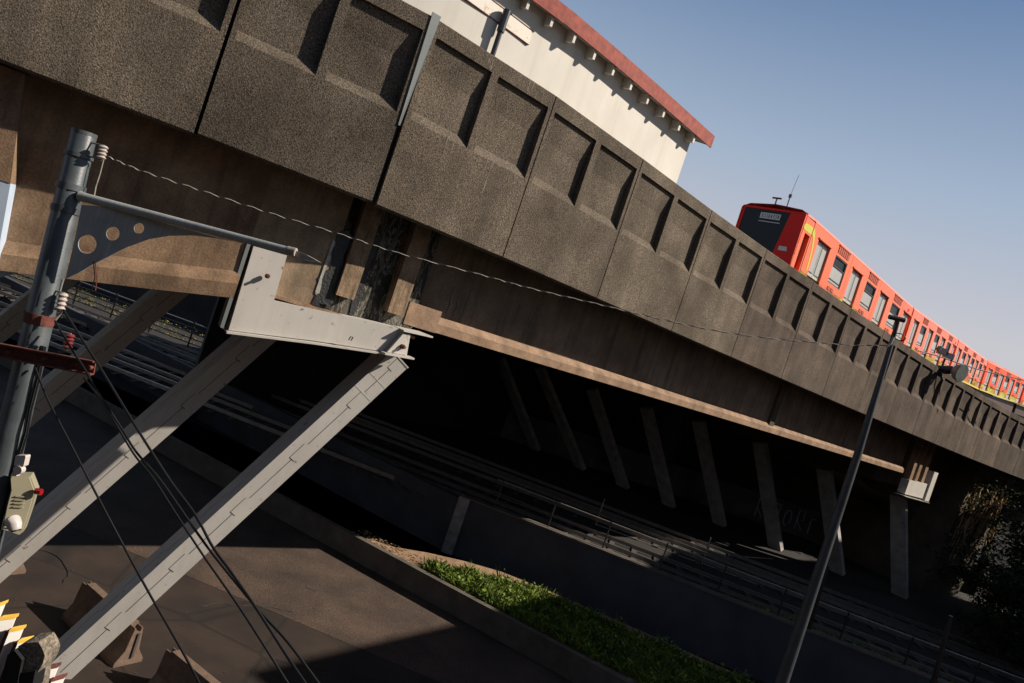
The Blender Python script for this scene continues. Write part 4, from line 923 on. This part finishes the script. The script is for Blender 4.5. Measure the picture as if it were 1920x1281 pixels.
# ------------------------------------------------------------------ foreground fence pickets and broken post
YF = 4.3
fe = thing("picket_fence", "row of white metal pickets with yellow and dark red edges in the bottom left corner", "fence", tuple(at(20, 1290, YF)))
def picket(pts_, ytop, dz=0, col=m_feny):
    b = MB(); q = [at(pts_[0][0], pts_[0][1], YF), at(pts_[1][0], pts_[1][1], YF + .07)]; ext = Vector((-.06, 0, -.9))
    tl, tr = q; b.prism([tl, tr, tr + ext, tl + ext], Vector((0, .012, 0))); p_ = b.build("picket", m_fenw, fe)
    b = MB(); b.prism([tl + Vector((0, -.004, 0)), tr + Vector((0, -.004, 0)), tr + Vector((0, .03, .004)), tl + Vector((0, .03, .004))], Vector((0, 0, .018))); b.build("top_edge", col, p_ and fe)
    b = MB(); b.prism([tl + Vector((-.022, 0, 0)), tl + Vector((-.002, 0, 0)), tl + ext + Vector((-.002, 0, 0)), tl + ext + Vector((-.022, 0, 0))], Vector((0, .05, 0))); b.build("side_edge", m_rust, fe)
for p0, p1, c_ in (((-14, 1142), (8, 1134), m_feny), ((-2, 1164), (28, 1160), m_feny), ((17, 1186), (42, 1181), m_feny), ((33, 1207), (56, 1202), m_feny), ((83, 1257), (108, 1252), m_rust), ((96, 1279), (120, 1272), m_rust)):
    picket((p0, p1), 0, 0, c_)
random.seed(4)
bp = thing("broken_post", "broken concrete post stub wrapped in torn black plastic behind the pickets", "post", tuple(at(60, 1290, YF - .2)))
b = MB(); top = [(34, 1212), (48, 1206), (72, 1204), (80, 1218), (84, 1230), (80, 1245), (70, 1262), (45, 1264)]
b.prism([at(x_, y_, YF - .22) for x_, y_ in top], Vector((0, .14, 0)))
b.prism([at(x_, y_, YF - .2) for x_, y_ in ((40, 1262), (72, 1260), (60, 1340), (15, 1340))], Vector((0, .12, 0)))
o = b.build("stub", m_rough, bp)
b = MB(); b.prism([at(x_, y_, YF - .25) for x_, y_ in ((14, 1228), (26, 1219), (35, 1230), (41, 1238), (36, 1262), (30, 1300), (-5, 1300), (5, 1260))], Vector((0, .1, 0)))
b.prism([at(x_, y_, YF - .24) for x_, y_ in ((38, 1262), (66, 1258), (58, 1300), (30, 1300))], Vector((0, .1, 0)))
b.build("plastic_wrap", m_blk, bp)

# ------------------------------------------------------------------ vines on the right pier and trees at the right edge
random.seed(31)
vn = thing("hanging_vines", "sunlit dry vines hanging down the right pier", "vines", tuple(W(14.8, 1, -EYE)))
b = MB()
for _ in range(70):
    k = 14.35 + random.random() * 1.6; z1 = random.uniform(-2.5, .8); z0 = z1 - random.uniform(.6, 3.0); off_ = random.uniform(.85, 1.2)
    kk = k; P_ = []
    for j in range(8):
        P_.append(W(kk, off_ + random.uniform(-.06, .06), z1 + (z0 - z1) * j / 7)); kk -= random.uniform(-.02, .05)
    b.tube(P_, random.uniform(.02, .06), 5)
b.build("stems", m_vine, vn)
b = MB()
for _ in range(420):
    leaves(b, W(14.2 + random.random() * 1.9, random.uniform(.7, 1.2), random.uniform(-6.2, .8)), 9, .22, .14)
b.build("leaves", m_leaf, vn, fix=False)
def tree(base_, h, r, label, n=1500, seed=1):
    random.seed(seed); t = thing("tree", label, "tree", tuple(base_), "trees at the right edge"); base_ = Vector(base_)
    b = MB(); tp = base_ + Vector((random.uniform(-.4, .4), random.uniform(-.4, .4), h * .8))
    b.tube([base_, base_.lerp(tp, .5) + Vector((.15, .1, 0)), tp], [.22, .15, .05], 10)
    limbs = []
    for j in range(9):
        f = random.uniform(.35, .9); s_ = base_.lerp(tp, f); a_ = random.uniform(0, 2 * pi); L_ = r * random.uniform(.6, 1.0)
        e_ = s_ + Vector((cos(a_) * L_, sin(a_) * L_, L_ * random.uniform(.1, .8))); limbs.append(e_); b.tube([s_, s_.lerp(e_, .5) + Vector((0, 0, -.1)), e_], [.08, .05, .02], 6)
    b.build("trunk", m_bark, t)
    b = MB(); cl = limbs + [tp, tp + Vector((0, 0, .5))]
    cs = [random.choice(cl) + Vector((random.gauss(0, r * .33), random.gauss(0, r * .33), random.gauss(0, r * .28))) for _ in range(n // 22)]
    for c in cs: leaves(b, c, 40, .28, .2, .8)
    b.build("crown", m_leaf, t, fix=False)
tree((25.6, 33.5, 0), 5.6, 2.0, "dark leafy tree in front of the viaduct at the right edge", 3500, 3)
tree((31.0, 39.5, 0), 7.2, 2.4, "broad dark tree close to the right pier", 6000, 5)
tree((34.5, 44.5, 0), 10.6, 2.6, "tree whose crown covers the last parapet panels", 6000, 8)
tree((34.0, 41.5, 0), 6.0, 2.8, "low dense dark tree at the right edge beyond the tracks", 6000, 13)
tree((-31, 62, 0), 8.5, 3.5, "dark background tree beyond the fence, left of two", 4000, 17)
tree((-23, 60, 0), 8.5, 3.5, "dark background tree beyond the fence, right of two", 4000, 19)
